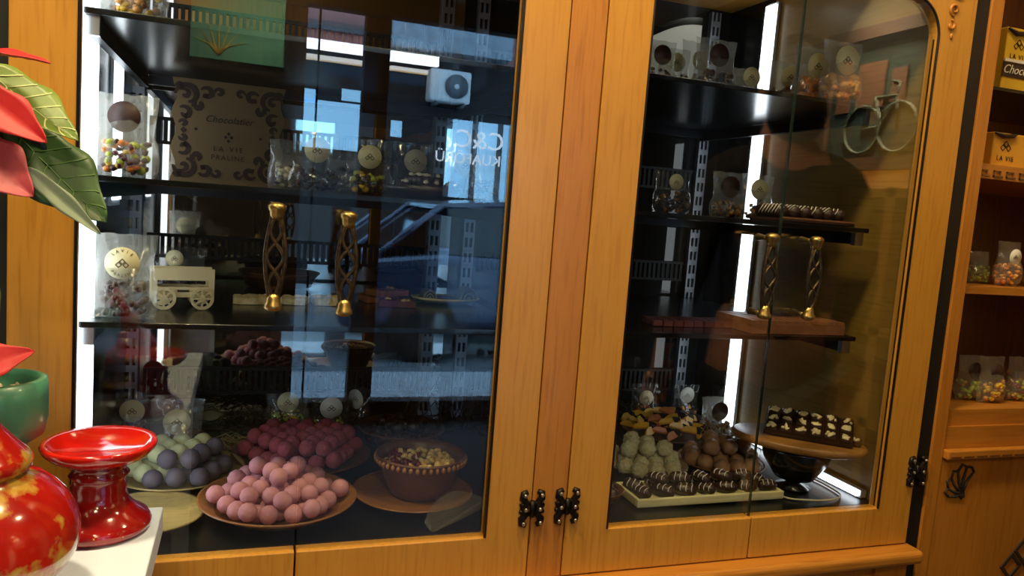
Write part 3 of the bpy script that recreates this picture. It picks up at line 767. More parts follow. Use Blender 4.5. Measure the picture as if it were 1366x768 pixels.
# --- cellophane bags
def bag(px, py, surf, bw, bh, fill, label, disc='label_cream', fill_h=.45, y=None, rz=0.0, lean=-.08, disc_r=None, dz=.68, film='film', dx=0.0, dens=1.0, name='candy_bag', depth=None, letters=False, tie=False, discon=True, group=None, psize=1.0):
    if y is None: c = on_floor(px, py, surf)
    else: c = Py(px, py, y)
    r = empty(name, (c.x, c.y, fz(surf) + .0008), rz); tag(r, label, 'bag', group)
    dp = depth or bw * .25
    NU, NV = 10, 12
    def half(t): return dp * (math.sin(PI * min(1, (t / (fill_h * 2.1)) ** .6)) if t < fill_h * 2.1 else 0) * .95 + .0016 + .004 * (t > .0) * max(0, 1 - t)
    seed = random.uniform(0, 50)
    def pt(u, t, s):
        e = math.sqrt(max(0, 1 - abs(u) ** 2.4))
        wv = .0022 * mnoise.noise(Vector((u * 3 + seed, t * 4, s))) * (.4 + t)
        hw = bw / 2 * (1 - .10 * math.sin(PI * t) * (t > fill_h) + .05 * math.sin(PI * min(1, t / (fill_h + .01))) * (t < fill_h))
        return Vector((u * hw + wv, s * (half(t) * e) + wv + lean * -1 * t * bh * .5, t * bh + .001 * math.sin(u * 9 + seed) * (t > .95)))
    mb = MB()
    for s in (-1, 1):
        vs, fs = [], []
        for j in range(NV + 1):
            for i in range(NU + 1): vs.append(pt(-1 + 2 * i / NU, j / NV, s))
        for j in range(NV):
            for i in range(NU):
                a = j * (NU + 1) + i; fs.append((a, a + 1, a + NU + 2, a + NU + 1))
        mb.add(vs, fs, 0, True)
    mb.build('film', film, r)
    mats_ = list(dict.fromkeys(fill)); mb = MB(); n = int(46 * dens)
    for k in range(n):
        t = random.random() ** .8 * fill_h; u = random.uniform(-.86, .86)
        ps = bw * .075 * random.uniform(.8, 1.3) * psize
        hd = max(.001, half(t) * math.sqrt(max(0, 1 - abs(u) ** 2.4)) - ps * .6)
        yy = random.choice((-1, -1, 1, random.uniform(-1, 1))) * hd
        mb.blob((u * (bw / 2 - ps), yy - lean * t * bh * .5, max(ps * 1.2, t * bh)), ps, ps * random.uniform(.6, 1), ps * random.uniform(.6, 1), mats_.index(random.choice(fill)), 1, .12)
    mb.build('filling', mats_, r)['kind'] = 'stuff'
    if discon:
        dr = disc_r or bw * .27
        yy = -half(dz) - lean * dz * bh * .5 - .0012
        ds = MB().lathe([(0, 0), (dr, 0), (dr, .0008), (0, .0008)], 28, M=Matrix.Translation((dx, yy, dz * bh)) @ Matrix.Rotation(PI / 2, 4, 'X')).build('label_disc', disc, r)
        if disc != 'label_brown':
            diamonds_mb(dr * .42, .0003, yy - .0009, .17, dx, dz * bh).build('emblem', 'ink_brown', ds)
        if letters:
            for wrd, a0, a1, sgn in (('LAVIE', 2.35, .8, 1), ('PRALINE', 3.9, 5.55, -1)):
                for k, ch in enumerate(wrd):
                    a = a0 + (a1 - a0) * k / (len(wrd) - 1)
                    rot = a - PI / 2 if sgn > 0 else a + PI / 2
                    text('letter', ch, dr * .26, 'ink_brown', ds, (dx + dr * .76 * math.cos(a), yy - .0009, dz * bh + dr * .76 * math.sin(a)), (PI / 2, -rot, 0), .0002)
    return r
MIX = ['candy_yellow', 'candy_green', 'candy_orange', 'candy_purple', 'candy_purple', 'candy_brown']
# left unit, upper shelf and middle shelf
bag(178, 16, SA, .082, .11, ['candy_yellow', 'candy_yellow', 'candy_peach', 'candy_dry'], 'bag of golden yellow dried fruit on the top left shelf', 'label_cream', y=.125, rz=-.1, fill_h=.5)
bag(166, 238, SB, .079, .106, MIX, 'bag of yellow, orange and purple sweets with a dark brown disc', 'label_brown', y=.10, fill_h=.42, dz=.72, disc_r=.02, rz=-.12)
bag(164, 430, SCZ, .080, .112, ['candy_brown', 'candy_purple', 'dark_choc'], 'tall clear bag of dark chocolates with lettered cream disc', 'label_cream', y=.10, fill_h=.42, dz=.66, disc_r=.0215, letters=True, rz=-.1)
bag(421, 250, SB, .085, .10, ['candy_brown', 'dark_choc'], 'bag of dark chocolates with cream disc, next to the ornate sign', y=.30, fill_h=.34, film='film_clear', disc_r=.021, lean=-.1)
bag(490, 254, SB, .082, .095, ['candy_green', 'candy_brown', 'candy_yellow', 'candy_brown'], 'bag of green and brown sweets with tan disc on the middle shelf', y=.30, fill_h=.38, film='film_clear', disc_r=.02)
bag(551, 262, SB, .085, .10, ['dark_choc', 'candy_brown'], 'bag of brown sweets behind the bowl of white-dotted chocolates', y=.36, fill_h=.34, disc='label_cream', film='film_clear', disc_r=.021)
bag(617, 266, SB, .085, .10, ['candy_brown', 'dark_choc'], 'bag with cream disc beside the back rail, right of the dotted chocolates', y=.36, fill_h=.34, film='film_clear', disc_r=.021)
bag(385, 250, SB, .07, .085, ['candy_white', 'candy_blue'], 'small pale blue bag between the ornate sign and dark chocolates', y=.38, discon=False, fill_h=.5)
bag(455, 250, SB, .06, .075, ['candy_brown', 'candy_blue', 'candy_white'], 'small bag of brown and whitish sweets behind the tan disc bag', y=.44, discon=False, fill_h=.6)
bag(646, 266, SB, .055, .09, ['candy_white', 'candy_blue'], 'bag of pale sweets at the post end of the middle shelf', y=.33, discon=False, fill_h=.55)
# bowl of dark chocolates with white dots
c = Py(563, 262, .22)
bo = empty('chocolate_bowl', (c.x, c.y, fz(SB) + .0008)); tag(bo, 'low dark bowl of chocolates dotted with white nuts, middle shelf', 'bowl')
MB().lathe([(0, 0), (.05, 0), (.062, .012), (.066, .02), (.06, .016), (.045, .006), (0, .005)], 36).build('bowl_shell', 'dark_choc', bo)
me = ball_mesh('nut_chocolate', .011, 'dark_choc'); mb = MB(); mb.blob((0, 0, 0), .0048, .0048, .0032, 0, 1); nutm = mb.mesh('nut', ['candy_white'])
for k in range(17):
    a = k * 2.4; q = .011 * math.sqrt(k); L = 0 if q > .03 else 1
    b = tag(meshobj('nut_chocolate', me, None, (c.x + q * math.cos(a), c.y + q * math.sin(a), fz(SB) + .018 + L * .012)), 'dark chocolate topped with a white nut in the low bowl', 'chocolate', 'nut chocolates')
    meshobj('nut', nutm, b, (0, -.004, .010), (.5, 0, 0))
# ornate sign
s0 = Py(226, 240, .47); s1 = Py(382, 108, .47)
SW, SHT = s1.x - s0.x, .182
sg = empty('ornate_sign', ((s0.x + s1.x) / 2, .47, fz(SB) + .0008), 0, -.04); tag(sg, 'tan card sign LA VIE PRALINE with dark lace-like scrolls', 'sign')
oc = []
NW = 44
def edge(u): return .004 * math.cos(u * 6 * PI)
for k in range(NW + 1): oc.append((-SW / 2 + SW * k / NW, SHT))
for k in range(1, NW): oc.append((SW / 2 + edge(k / NW) - .004, SHT * (1 - k / NW)))
for k in range(NW + 1): oc.append((SW / 2 - SW * k / NW, 0))
for k in range(1, NW): oc.append((-SW / 2 - edge(k / NW) + .004, SHT * k / NW))
MB().prism(oc, 0, .003).build('card', 'sign_paper', sg)
def scroll(cx, cz, r0, r1, t0, t1, wd, n=20):
    P1, P2 = [], []
    for k in range(n + 1):
        t = t0 + (t1 - t0) * k / n; r = r0 + (r1 - r0) * k / n; ww = wd * 1.5 * (.35 + .65 * math.sin(PI * (k + 1) / (n + 2)))
        P1.append((cx + (r + ww) * math.cos(t), cz + (r + ww) * math.sin(t))); P2.append((cx + (r - ww) * math.cos(t), cz + (r - ww) * math.sin(t)))
    mb = MB()
    for k in range(n): mb.prism([P1[k], P1[k + 1], P2[k + 1], P2[k]], -.0008, -.0001)
    return mb
RC = .068
for sx in (-1, 1):
    for sz in (-1, 1):
        cx, cz = sx * SW * .37, SHT / 2 + sz * SHT * .34
        for (dx, dz_, r0, r1, t0, t1, wd) in ((0, 0, .020, .012, 0, 4.6, .0032), (.004, .002, .008, .003, 1, 6, .0028), (-.032, .006, .011, .004, .5, 6, .003), (.004, -.031, .011, .004, .8, 6.2, .003), (-.052, .010, .007, .003, 0, 5.5, .0025), (.006, -.05, .006, .002, 0, 5.5, .0025), (.013, .013, .006, .003, 0, 5, .003), (-.016, -.016, .007, .005, 2.2, 5.6, .0035)):
            a0, a1 = (t0, t1) if sx * sz > 0 else (PI - t0, PI - t1)
            if sz < 0: a0, a1 = a0 + PI, a1 + PI
            scroll(cx + sx * dx, cz + sz * dz_, r0, r1, a0, a1, wd).build('scroll', 'sign_brown', sg)
    for k in range(-3, 4):
        a = k * .33
        MB().prism([(sx * (RC + .002) * math.cos(a), SHT / 2 + (RC + .002) * math.sin(a)), (sx * (RC + .008) * math.cos(a + .08), SHT / 2 + (RC + .008) * math.sin(a + .08)), (sx * (RC + .013) * math.cos(a), SHT / 2 + (RC + .013) * math.sin(a)), (sx * (RC + .008) * math.cos(a - .08), SHT / 2 + (RC + .008) * math.sin(a - .08))], -.0008, -.0001).build('lozenge', 'sign_brown', sg)
text('lettering', 'Chocolatier', .017, 'sign_brown', sg, (0, -.0006, SHT * .63), FRONT, .0002, .3)
text('lettering', 'LA VIE', .0125, 'sign_brown', sg, (0, -.0006, SHT * .345), FRONT, .0002, 0, spacing=1.5)
text('lettering', 'PRALINE', .0125, 'sign_brown', sg, (0, -.0006, SHT * .26), FRONT, .0002, 0, spacing=1.25)
for (x, z) in ((0, .50), (-.005, .465), (.005, .465), (0, .43), (-.055, .52), (.055, .48)):
    q = .0034
    MB().prism([(x - q, SHT * z), (x, SHT * z - q), (x + q, SHT * z), (x, SHT * z + q)], -.0008, -.0001).build('small_diamond', 'sign_brown', sg)

# --- left unit, lower shelf
c = Pz(238, 410, fz(SCZ))
ct = empty('wooden_cart', (.104, .205, fz(SCZ) + .0008), .16); tag(ct, 'pale laser-cut wooden toy cart with spoked wheels', 'toy cart')
CW = .086
for yy in (-.018, .018):
    sd = MB().box(-CW / 2, CW / 2, yy - .0015, yy + .0015, .043, .060).box(-CW / 2, CW / 2, yy - .0015, yy + .0015, .018, .033)
    for x in (-CW / 2, CW / 2 - .008): sd.box(x, x + .008, yy - .0014, yy + .0014, .033, .043)
    sd.build('side_board', 'laser_ply', ct)
MB().box(-CW / 2 + .001, CW / 2 - .001, -.016, .016, .024, .027).build('cart_floor', 'laser_ply', ct)
for x in (-CW / 2, CW / 2 - .003): MB().box(x, x + .003, -.016, .016, .028, .058).build('end_board', 'laser_ply', ct)
MB().box(-.008, .008, -.0202, -.0196, .026, .029).build('slot', 'ink_dark', ct)
mb = MB(); wr = .0165
n = 24
for k in range(n):
    a, b = 2 * PI * k / n, 2 * PI * (k + 1) / n
    mb.prism([(wr * math.cos(a), wr * math.sin(a)), (wr * math.cos(b), wr * math.sin(b)), (wr * .74 * math.cos(b), wr * .74 * math.sin(b)), (wr * .74 * math.cos(a), wr * .74 * math.sin(a))], -.0014, .0014)
    mb.prism([(wr * .3 * math.cos(a), wr * .3 * math.sin(a)), (wr * .3 * math.cos(b), wr * .3 * math.sin(b)), (0, 0)], -.002, .0014)
for k in range(8): mb.box(wr * .2, wr * .8, -.0013, .0013, -.0014, .0014, 0, Matrix.Rotation(k * PI / 4, 4, 'Y'))
wm = mb.mesh('wheel', ['laser_ply'])
for x in (-.026, .026):
    for yy in (-.0228, .0228): meshobj('wheel', wm, ct, (x, yy, wr))
bag(232, 396, SCZ, .092, .085, ['candy_brown', 'dark_choc', 'candy_purple'], 'clear bag of dark chocolates standing behind the wooden cart', y=.275, fill_h=.5, film='film_clear', disc_r=.013, dz=.8)
def slab(px, py, z, w_, d_, h_, m, label, cat, rz=0, name='nougat_slab', bits=None, group=None, lift=0):
    c = on_floor(px, py, z)
    mb = MB(); NX, NY = 8, 5
    top, bot = [], []
    for j in range(NY + 1):
        for i in range(NX + 1):
            x, y = -w_ / 2 + w_ * i / NX, -d_ / 2 + d_ * j / NY
            jx, jy = random.uniform(-1, 1) * w_ * .03, random.uniform(-1, 1) * d_ * .05
            top.append((x + jx, y + jy, h_ * random.uniform(.82, 1.12))); bot.append((x + jx, y + jy, 0))
    nn = len(top); fs = []
    for j in range(NY):
        for i in range(NX):
            a = j * (NX + 1) + i; fs += [(a, a + 1, a + NX + 2, a + NX + 1), (nn + a, nn + a + NX + 1, nn + a + NX + 2, nn + a + 1)]
    for i in range(NX):
        fs.append((i + 1, i, nn + i, nn + i + 1)); a = NY * (NX + 1) + i; fs.append((a, a + 1, nn + a + 1, nn + a))
    for j in range(NY):
        a = j * (NX + 1); fs.append((a, a + NX + 1, nn + a + NX + 1, nn + a)); a += NX; fs.append((a + NX + 1, a, nn + a, nn + a + NX + 1))
    o = mb.add(top + bot, fs, 0, False).build(name, m, None, (c.x, c.y, fz(z) + .0008 + lift), (0, 0, rz)); tag(o, label, cat, group)
    if bits:
        for k in range(bits[1]):
            b = MB().blob((random.uniform(-.4, .4) * w_, random.uniform(-.4, .4) * d_, h_ * 1.02), *bits[2], 0, 1, .1)
            b.build(bits[0], bits[3], o)
    return o
NB = ('almond_bit', 7, (.004, .003, .0022), 'nut')
slab(338, 404, SCZ, .062, .045, .011, 'nougat', 'long cream nougat slab between the cart and the door handle', 'nougat', .05, bits=NB)
slab(392, 405, SCZ, .044, .04, .011, 'nougat', 'short cream nougat slab behind the meeting edge of the glass doors', 'nougat', -.25, bits=NB)
slab(434, 406, SCZ, .042, .042, .013, 'nougat', 'cream nougat slab nearest to the chocolate bark', 'nougat', .1, bits=NB)
AL = ('almond', 3, (.0062, .0042, .003), 'nut')
for k, (px, py, lf, rz) in enumerate(((505, 402, 0, .2), (530, 408, 0, -.15), (515, 403, .0125, .5))):
    slab(px, py, SCZ, .062, .045, .0105, 'slab_choc' if k != 1 else 'ruby_choc', ['brown almond bark piece at the bottom of the bark pile', 'reddish almond bark piece at the front of the pile', 'brown almond bark piece lying on top of the pile'][k], 'chocolate bark', rz, 'chocolate_bark', AL, lift=lf)
c = on_floor(594, 404, SCZ)
ov = empty('oval_plate', (c.x, c.y, fz(SCZ) + .0008)); tag(ov, 'oval cream-rimmed dish holding two striped chocolate rolls', 'plate')
mb = MB(); mb.lathe([(0, 0), (.04, 0), (.062, .007), (.066, .011), (.062, .0105), (.04, .004), (0, .0035)], 44); mb.v = [(x * 1.0, y * .62, z) for x, y, z in mb.v]
mb.build('dish', 'label_cream', ov)
mb = MB(); mb.lathe([(0, .0036), (.04, .0041), (.055, .0085), (0, .0085)], 40); mb.v = [(x, y * .62, z) for x, y, z in mb.v]; mb.build('chocolate_sauce', 'dark_choc', ov)
for px, sx in ((567, -.034), (626, .04)):
    rr = empty('striped_roll', (c.x + sx, c.y, fz(SCZ) + .010)); tag(rr, 'green and black striped chocolate roll at the %s end of the oval dish' % ('almond bark' if sx < 0 else 'oak post'), 'chocolate roll')
    s = .8 if sx < 0 else 1.15
    for k in range(5):
        r0 = .015 * s * (1 - k * .19)
        pts = [(r0 * math.cos(PI * a / 14), r0 * 1.25 * math.sin(PI * a / 14)) for a in range(15)]
        ri = r0 - .0022 * s
        pts += [(ri * math.cos(PI * (14 - a) / 14), ri * 1.25 * math.sin(PI * (14 - a) / 14)) for a in range(15)]
        MB().prism(pts, -.02, .02).build('layer', 'dark_choc' if k % 2 else 'candy_lime_dark' if 'candy_lime_dark' in MATS else 'leaf_pale', rr)
plate('wooden_tray', 372, 384, SCZ, .075, .03, 'plate_dark', 'dark wooden bowl behind the nougat slabs', 'bowl', .8)

# --- left unit, floor at the back
bag(176, 592, 0, .056, .10, ['candy_brown', 'dark_choc', 'candy_dry'], 'clear bag with cream disc behind the red candle stand', y=.48, fill_h=.45, film='film_clear', disc_r=.021, dz=.68)
bag(236, 588, 0, .09, .10, ['candy_brown', 'dark_choc', 'candy_blue'], 'clear bag with cream disc behind the pale green truffles', y=.43, fill_h=.4, film='film', disc_r=.023, dz=.62)
bag(382, 572, 0, .085, .075, ['candy_lime', 'candy_lime', 'candy_yellow'], 'bag of bright green pistachios behind the raspberry truffles', y=.56, fill_h=.5, disc_r=.021, dz=.8, dens=1.8, psize=.6)
bag(440, 570, 0, .085, .075, ['candy_brown', 'candy_lime', 'dark_choc', 'candy_brown'], 'bag with upright white disc behind the raspberry truffles', 'label_white', y=.56, fill_h=.36, disc_r=.023, dz=.62, film='film_clear')
bag(475, 565, 0, .07, .085, ['candy_brown', 'dark_choc'], 'bag with turned white disc beside the nut bowl', 'label_white', y=.58, fill_h=.36, disc_r=.021, dz=.68, rz=-.9, film='film_clear')
c = plate('wooden_bowl', 535, 588, 0, .088, .03, 'plate_dark', 'dark wooden bowl of nut clusters beside the post', 'bowl', .75)
me = ball_mesh('nut_cluster', .0125, 'dark_choc', 2, .22)
balls('nut_cluster', heap(0, .0125, fz(.006), c.x, c.y, .068, 2, 1.4), me, 'small lumpy dark chocolate cluster in the bowl beside the post', 'chocolate', 'nut clusters')
def straw(px, py, n, spread, m, label, y=None, h=.03, name='straw_bedding'):
    c = on_floor(px, py, 0) if y is None else Vector((Py(px, py, y).x, y, 0))
    mb = MB()
    for k in range(n):
        a = random.uniform(0, 2 * PI); L = random.uniform(.5, 1) * spread; x0, y0 = random.gauss(0, spread * .35), random.gauss(0, spread * .18)
        dx, dy = L * math.cos(a), L * math.sin(a) * .35; hh = random.uniform(0, h)
        mb.tube([(x0 - dx / 2, y0 - dy / 2, .0015 + random.uniform(0, h * .4)), (x0, y0, .002 + hh), (x0 + dx / 2, y0 + dy / 2, .0015 + random.uniform(0, h * .4))], random.uniform(.0006, .0012), 4)
    cy_ = min(c.y, .57); mb.v = [(min(max(x, -c.x), 1.26 - c.x), min(y, .615 - cy_), z) for x, y, z in mb.v]
    o = mb.build(name, m, None, (c.x, cy_, fz(0))); tag(o, label, 'straw', None, 'stuff')
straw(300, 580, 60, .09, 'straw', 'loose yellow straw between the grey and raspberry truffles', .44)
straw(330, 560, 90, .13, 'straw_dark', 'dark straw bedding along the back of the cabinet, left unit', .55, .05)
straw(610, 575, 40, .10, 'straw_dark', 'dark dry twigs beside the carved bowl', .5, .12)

# --- right unit, floor
c = plate('wooden_plate', 860, 626, 0, .082, .014, 'plate_pale', 'pale plate of white coconut balls', 'plate', .75)
balls('coconut_ball', heap(0, .0165, fz(.006), c.x - .012, c.y - .004, .074, 2, 1.5), ball_mesh('coconut_ball', .0162, 'coconut', 3, .2), 'rough white coconut ball heaped beside the oak post', 'truffle', 'coconut balls')
c = plate('wooden_plate', 960, 624, 0, .086, .016, 'plate_wood', 'wooden plate of milk chocolate clusters', 'plate', .75)
balls('milk_cluster', heap(0, .0165, fz(.006), c.x, c.y, .074, 2, 1.5), ball_mesh('milk_cluster', .0165, 'milk_choc', 3, .13), 'lumpy milk chocolate cluster piled behind the striped dates', 'chocolate', 'milk chocolate clusters')
c = plate('wooden_plate', 890, 581, 0, .105, .014, 'plate_dark', 'dark plate of chocolate-dipped orange slices', 'plate', .8)
def orange_meshes():
    mb = MB(); n = 12
    pts = [(.025 * math.cos(PI * k / n), .017 * math.sin(PI * k / n)) for k in range(n + 1)]
    mb.prism(pts, -.0022, .0022, 0, Matrix.Rotation(-PI / 2, 4, 'X'))
    a = mb.mesh('orange_slice', ['orange_peel'])
    b = a.copy(); b.materials[0] = MATS['orange_deep']
    mb = MB(); pts = [(.010 + .0165 * math.cos(-PI / 2 + PI * k / n), .0085 + .0095 * math.sin(-PI / 2 + PI * k / n)) for k in range(n + 1)]
    mb.prism(pts, -.003, .003, 0, Matrix.Rotation(-PI / 2, 4, 'X'))
    return a, b, mb.mesh('chocolate_dip', ['dip_choc'])
oa, ob_, oc_ = orange_meshes()
for k in range(36):
    a = k * 2.39996; q = .0155 * math.sqrt(k)
    z = fz(.016) + .034 * max(0, 1 - q / .09) + (.006 if k % 2 else 0)
    o = tag(meshobj('orange_slice', oa if k % 4 else ob_, None, (c.x + q * math.cos(a), c.y + q * math.sin(a), z), (.6 + random.uniform(-.25, .25), random.uniform(-.3, .3), random.uniform(-.9, .9))), 'candied orange slice half dipped in dark chocolate', 'orange slice', 'dipped orange slices')
    meshobj('chocolate_dip', oc_, o)
bag(858, 552, 0, .075, .085, ['candy_orange', 'candy_brown', 'candy_red'], 'clear bag with grey disc behind the orange slices by the post', y=.59, depth=.014, fill_h=.36, disc_r=.019, dz=.6, film='film_clear')
bag(912, 562, 0, .075, .082, ['candy_brown', 'candy_peach', 'dark_choc'], 'clear bag with bright white disc behind the orange slices', 'label_white', y=.585, depth=.014, fill_h=.36, disc_r=.02, dz=.7, film='film_clear')
bag(953, 580, 0, .08, .095, ['candy_dry', 'candy_brown', 'candy_dry'], 'clear bag of amber sweets with a dark brown disc', 'label_brown', y=.42, fill_h=.45, disc_r=.0215, dz=.68)
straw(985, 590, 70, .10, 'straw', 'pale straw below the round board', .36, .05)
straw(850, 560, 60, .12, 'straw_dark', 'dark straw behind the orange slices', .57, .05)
# bowl peeping out at the post
c = on_floor(796, 668); bw2 = plate('wooden_bowl', 796, 668, 0, .045, .022, 'plate_dark', 'small wooden bowl half hidden by the oak post', 'bowl', .7)
balls('dark_truffle', heap(0, .0135, fz(.006), bw2.x, bw2.y, .032, 2, 1.2), ball_mesh('dark_truffle', .0135, 'date_choc'), 'smooth dark truffle in the small half hidden bowl', 'truffle', 'dark truffles')
# pale tray with striped chocolate dates
t0, t1, t2 = on_floor(850, 681), on_floor(1045, 668), on_floor(832, 648)
TW = (Vector((t1.x, t1.y)) - Vector((t0.x, t0.y))).length; ta = math.atan2(t1.y - t0.y, t1.x - t0.x); TD = .085
ty = empty('wooden_tray', (t0.x, t0.y, fz(0) + .0008), ta); tag(ty, 'long pale wooden tray of striped chocolate dates', 'tray')
bevel(MB().box(0, TW, 0, TD, .003, .010).build('tray_floor', 'tray_wood', ty), .003)
for a in ((0, TW, 0, .006), (0, TW, TD - .006, TD), (0, .006, .0061, TD - .0061), (TW - .006, TW, .0061, TD - .0061)):
    bevel(MB().box(a[0], a[1], a[2], a[3], .003, .018).build('tray_rim', 'tray_wood', ty), .002)
for u in (.25, .5, .75): MB().box(TW * u - .0025, TW * u + .0025, .0062, TD - .0062, .0101, .014).build('divider', 'tray_wood', ty)
for x in (.02, TW - .02): MB().box(x - .01, x + .01, .01, TD - .01, 0, .0029).build('foot', 'tray_wood', ty)
def date_meshes():
    mb = MB(); mb.lathe([(0, -.0185), (.0055, -.0172), (.009, -.012), (.0105, -.003), (.0105, .004), (.009, .0125), (.0055, .0172), (0, .0185)], 14, 0, Matrix.Rotation(PI / 2, 4, 'X'))
    mb.v = [tuple(Vector(v) * (1 + .08 * mnoise.noise(Vector(v) * 120))) for v in mb.v]
    m1 = mb.mesh('chocolate_date', ['date_choc'])
    mb = MB()
    for y in (-.009, .0, .009):
        rr = .0108 if abs(y) < .006 else .0098
        mb.tube([(rr * math.cos(a), y + .0012 * math.sin(a * 3), rr * math.sin(a)) for a in [(-.25 + 1.5 * k / 12) * PI * .75 + .1 for k in range(13)]], .0008, 5)
    return m1, mb.mesh('icing_stripe', ['icing'])
dm, im = date_meshes()
k = 0
for row, (yy, nn, z) in enumerate(((.024, 7, .0215), (.056, 7, .0215), (.040, 5, .0375))):
    for i in range(nn):
        x = TW * (i + .5 + (row == 2) * .9) / 7
        o = tag(meshobj('chocolate_date', dm, None, tuple(ty.matrix_basis @ Vector((x, yy + random.uniform(-.002, .002), z))), (random.uniform(-.15, .15), random.uniform(-.4, .4), ta + random.uniform(.5, 1.35)), random.uniform(.95, 1.08)), 'dark chocolate date with white icing stripes in the pale tray', 'chocolate', 'striped chocolate dates')
        meshobj('icing_stripe', im, o)
# round board on a black pedestal, with a chocolate tablet
c = Vector((1.186, .115, Py(1072, 590, .115).z))
bz = c.z - F
BA = -.75
pd = empty('cake_stand', (c.x, c.y, fz(0) + .0008), BA); tag(pd, 'oval wooden board on a black pedestal bowl', 'cake stand')
MB().lathe([(0, 0), (.03, 0), (.032, .004), (.014, .01), (.014, .014), (.036, .022), (.058, bz * .62), (.064, bz - .012), (.062, bz - .004), (0, bz - .004)], 40).build('pedestal', 'black_gloss', pd)
mb = MB().lathe([(0, bz - .0038), (.118, bz - .0038), (.124, bz + .002), (.124, bz + .008), (.12, bz + .011), (0, bz + .011)], 56)
mb.v = [(x * .98, y * .6, z) for x, y, z in mb.v]
bevel(mb.build('board', 'board_wood', pd), .001, 1)
tz = fz(bz + .0125)
TR = .38
tb = empty('chocolate_tablet', tuple(pd.matrix_basis @ Vector((.016, .010, 0)))[:2] + (tz + .0012 + 1.5 * .0262 * math.sin(TR),), BA + .02, TR); tag(tb, 'dark chocolate tablet of squares topped with pale almond flakes', 'chocolate')
qn, qs = 7, .0258
MB().box(-3 * qs, 3 * qs, -1.5 * qs, 1.5 * qs, 0, .0075).build('tablet_base', 'dark_choc', tb)
sq = MB().prism([(-qs * .47, 0), (qs * .47, 0), (qs * .38, .005), (-qs * .38, .005)], -qs * .45, qs * .45).mesh('square', ['dark_choc'])
for i in range(6):
    for j in range(3):
        s_ = meshobj('square', sq, tb, ((i - 2.5) * qs, (j - 1) * qs, .0076))
        mb = MB()
        mb.blob((0, 0, .0055), qs * .33, qs * .27, .0026, 0, 2, .22)
        for q in range(3): mb.blob((random.uniform(-.3, .3) * qs, random.uniform(-.26, .26) * qs, .006), qs * .15, qs * .12, .0024, 0, 1, .2)
        mb.build('almond_flakes', 'nougat', s_)
pp = tuple(pd.matrix_basis @ Vector((3.75 * qs, .25 * qs, 0)))[:2] + (tz + .0008,)
ck = bevel(MB().box(-2.6 * qs, 2.6 * qs, .35 * qs, 1.2 * qs, 0, 1.75 * qs * math.sin(TR) ).build('chocolate_block', 'dark_choc', None, tuple(pd.matrix_basis @ Vector((.016, .010, 0)))[:2] + (tz + .0006,), (0, 0, BA + .02)), .002); tag(ck, 'dark chocolate block propping up the flaked tablet', 'chocolate')
tp = empty('tablet_piece', pp, BA - .12); tag(tp, 'single broken square beside the chocolate tablet', 'chocolate')
MB().box(-.45 * qs, .45 * qs, -.45 * qs, .45 * qs, 0, .009).build('square', 'dark_choc', tp)
mb = MB()
for q in range(4): mb.blob((random.uniform(-.3, .3) * qs, random.uniform(-.28, .28) * qs, .0095), qs * .22, qs * .17, .0022, 0, 1, .2)
mb.build('almond_flakes', 'nougat', tp)
# white cable on the floor
p = [Vector(v) for v in ((1.125, .088, 0), (1.13, .06, 0), (1.16, .05, 0), (1.20, .04, 0), (1.25, .05, 0), (1.262, .09, 0), (1.262, .16, 0), (1.245, .19, 0))]
cpth = []
for i in range(len(p) - 1):
    for k in range(6): cpth.append(p[i].lerp(p[i + 1], k / 6))
sm_ = [sum((cpth[min(max(i + d, 0), len(cpth) - 1)] for d in (-3, -2, -1, 0, 1, 2, 3)), Vector()) / 7 for i in range(len(cpth))]
cbl = MB().tube([(min(v.x, 1.262), max(.03, v.y), fz(.003)) for v in sm_] + [(1.262, .17, fz(.02)), (1.268, .19, fz(.05)), (1.266, .2, fz(.03))], .0018, 6).build('power_cable', 'cable'); tag(cbl, 'thin white cable curling around the pedestal on the cabinet floor', 'cable')

# --- right unit, upper shelves
bag(873, 158, SA2, .07, .1, ['dark_choc', 'candy_brown'], 'bag with dark disc cut off by the oak post, top right shelf', 'label_brown', y=.26, fill_h=.45, dz=.72, disc_r=.018)
bag(893, 160, SA2, .072, .10, ['dark_choc', 'candy_brown'], 'bag of dark chocolates with pale disc beside the oak post', y=.30, fill_h=.42, dz=.72, disc_r=.018)
bag(922, 158, SA2, .072, .11, ['dark_choc', 'candy_brown'], 'taller bag of dark chocolates with pale disc, second from the post', y=.27, fill_h=.42, dz=.68, disc_r=.018, rz=.2)
bag(948, 156, SA2, .088, .108, ['candy_blue', 'dark_choc', 'candy_brown'], 'bag of bluish black sweets with dark disc in front of the rail', 'label_brown', y=.22, fill_h=.42, dz=.72, disc_r=.0205)
bag(993, 155, SA2, .075, .075, ['candy_green', 'candy_lime', 'candy_green'], 'squat bag of yellow-green sweets on the top right shelf', y=.27, fill_h=.5, dz=.78, disc_r=.019)
bag(1046, 142, SA2, .085, .092, ['candy_red', 'candy_brown', 'candy_dry'], 'bag of brown dried fruit with pale disc on the top right shelf', y=.235, fill_h=.45, dz=.66, disc_r=.022, psize=1.3, depth=.016)
bag(1080, 142, SA2, .085, .10, ['candy_orange', 'candy_peach', 'candy_orange'], 'bag of orange dried fruit with pale disc, left of its twin', y=.14, depth=.018, fill_h=.42, dz=.66, disc_r=.0235, psize=1.35, rz=.06)
bag(1118, 142, SA2, .086, .105, ['candy_orange', 'candy_peach', 'candy_peach'], 'bag of orange dried fruit at the end of the top right shelf', y=.09, fill_h=.42, dz=.68, disc_r=.025, psize=1.35)
wb = Py(902, 145, .5)
wx = empty('reflection_block', (wb.x, .56, fz(SA2) + .0008)); tag(wx, 'white block with dark curved edge standing in for a bright reflection', 'box')  # added block, its white imitates a bright reflection
cv = [(-.10 + .158 * k / 14, .150 + .062 * math.sin(PI / 2 * k / 14)) for k in range(15)]
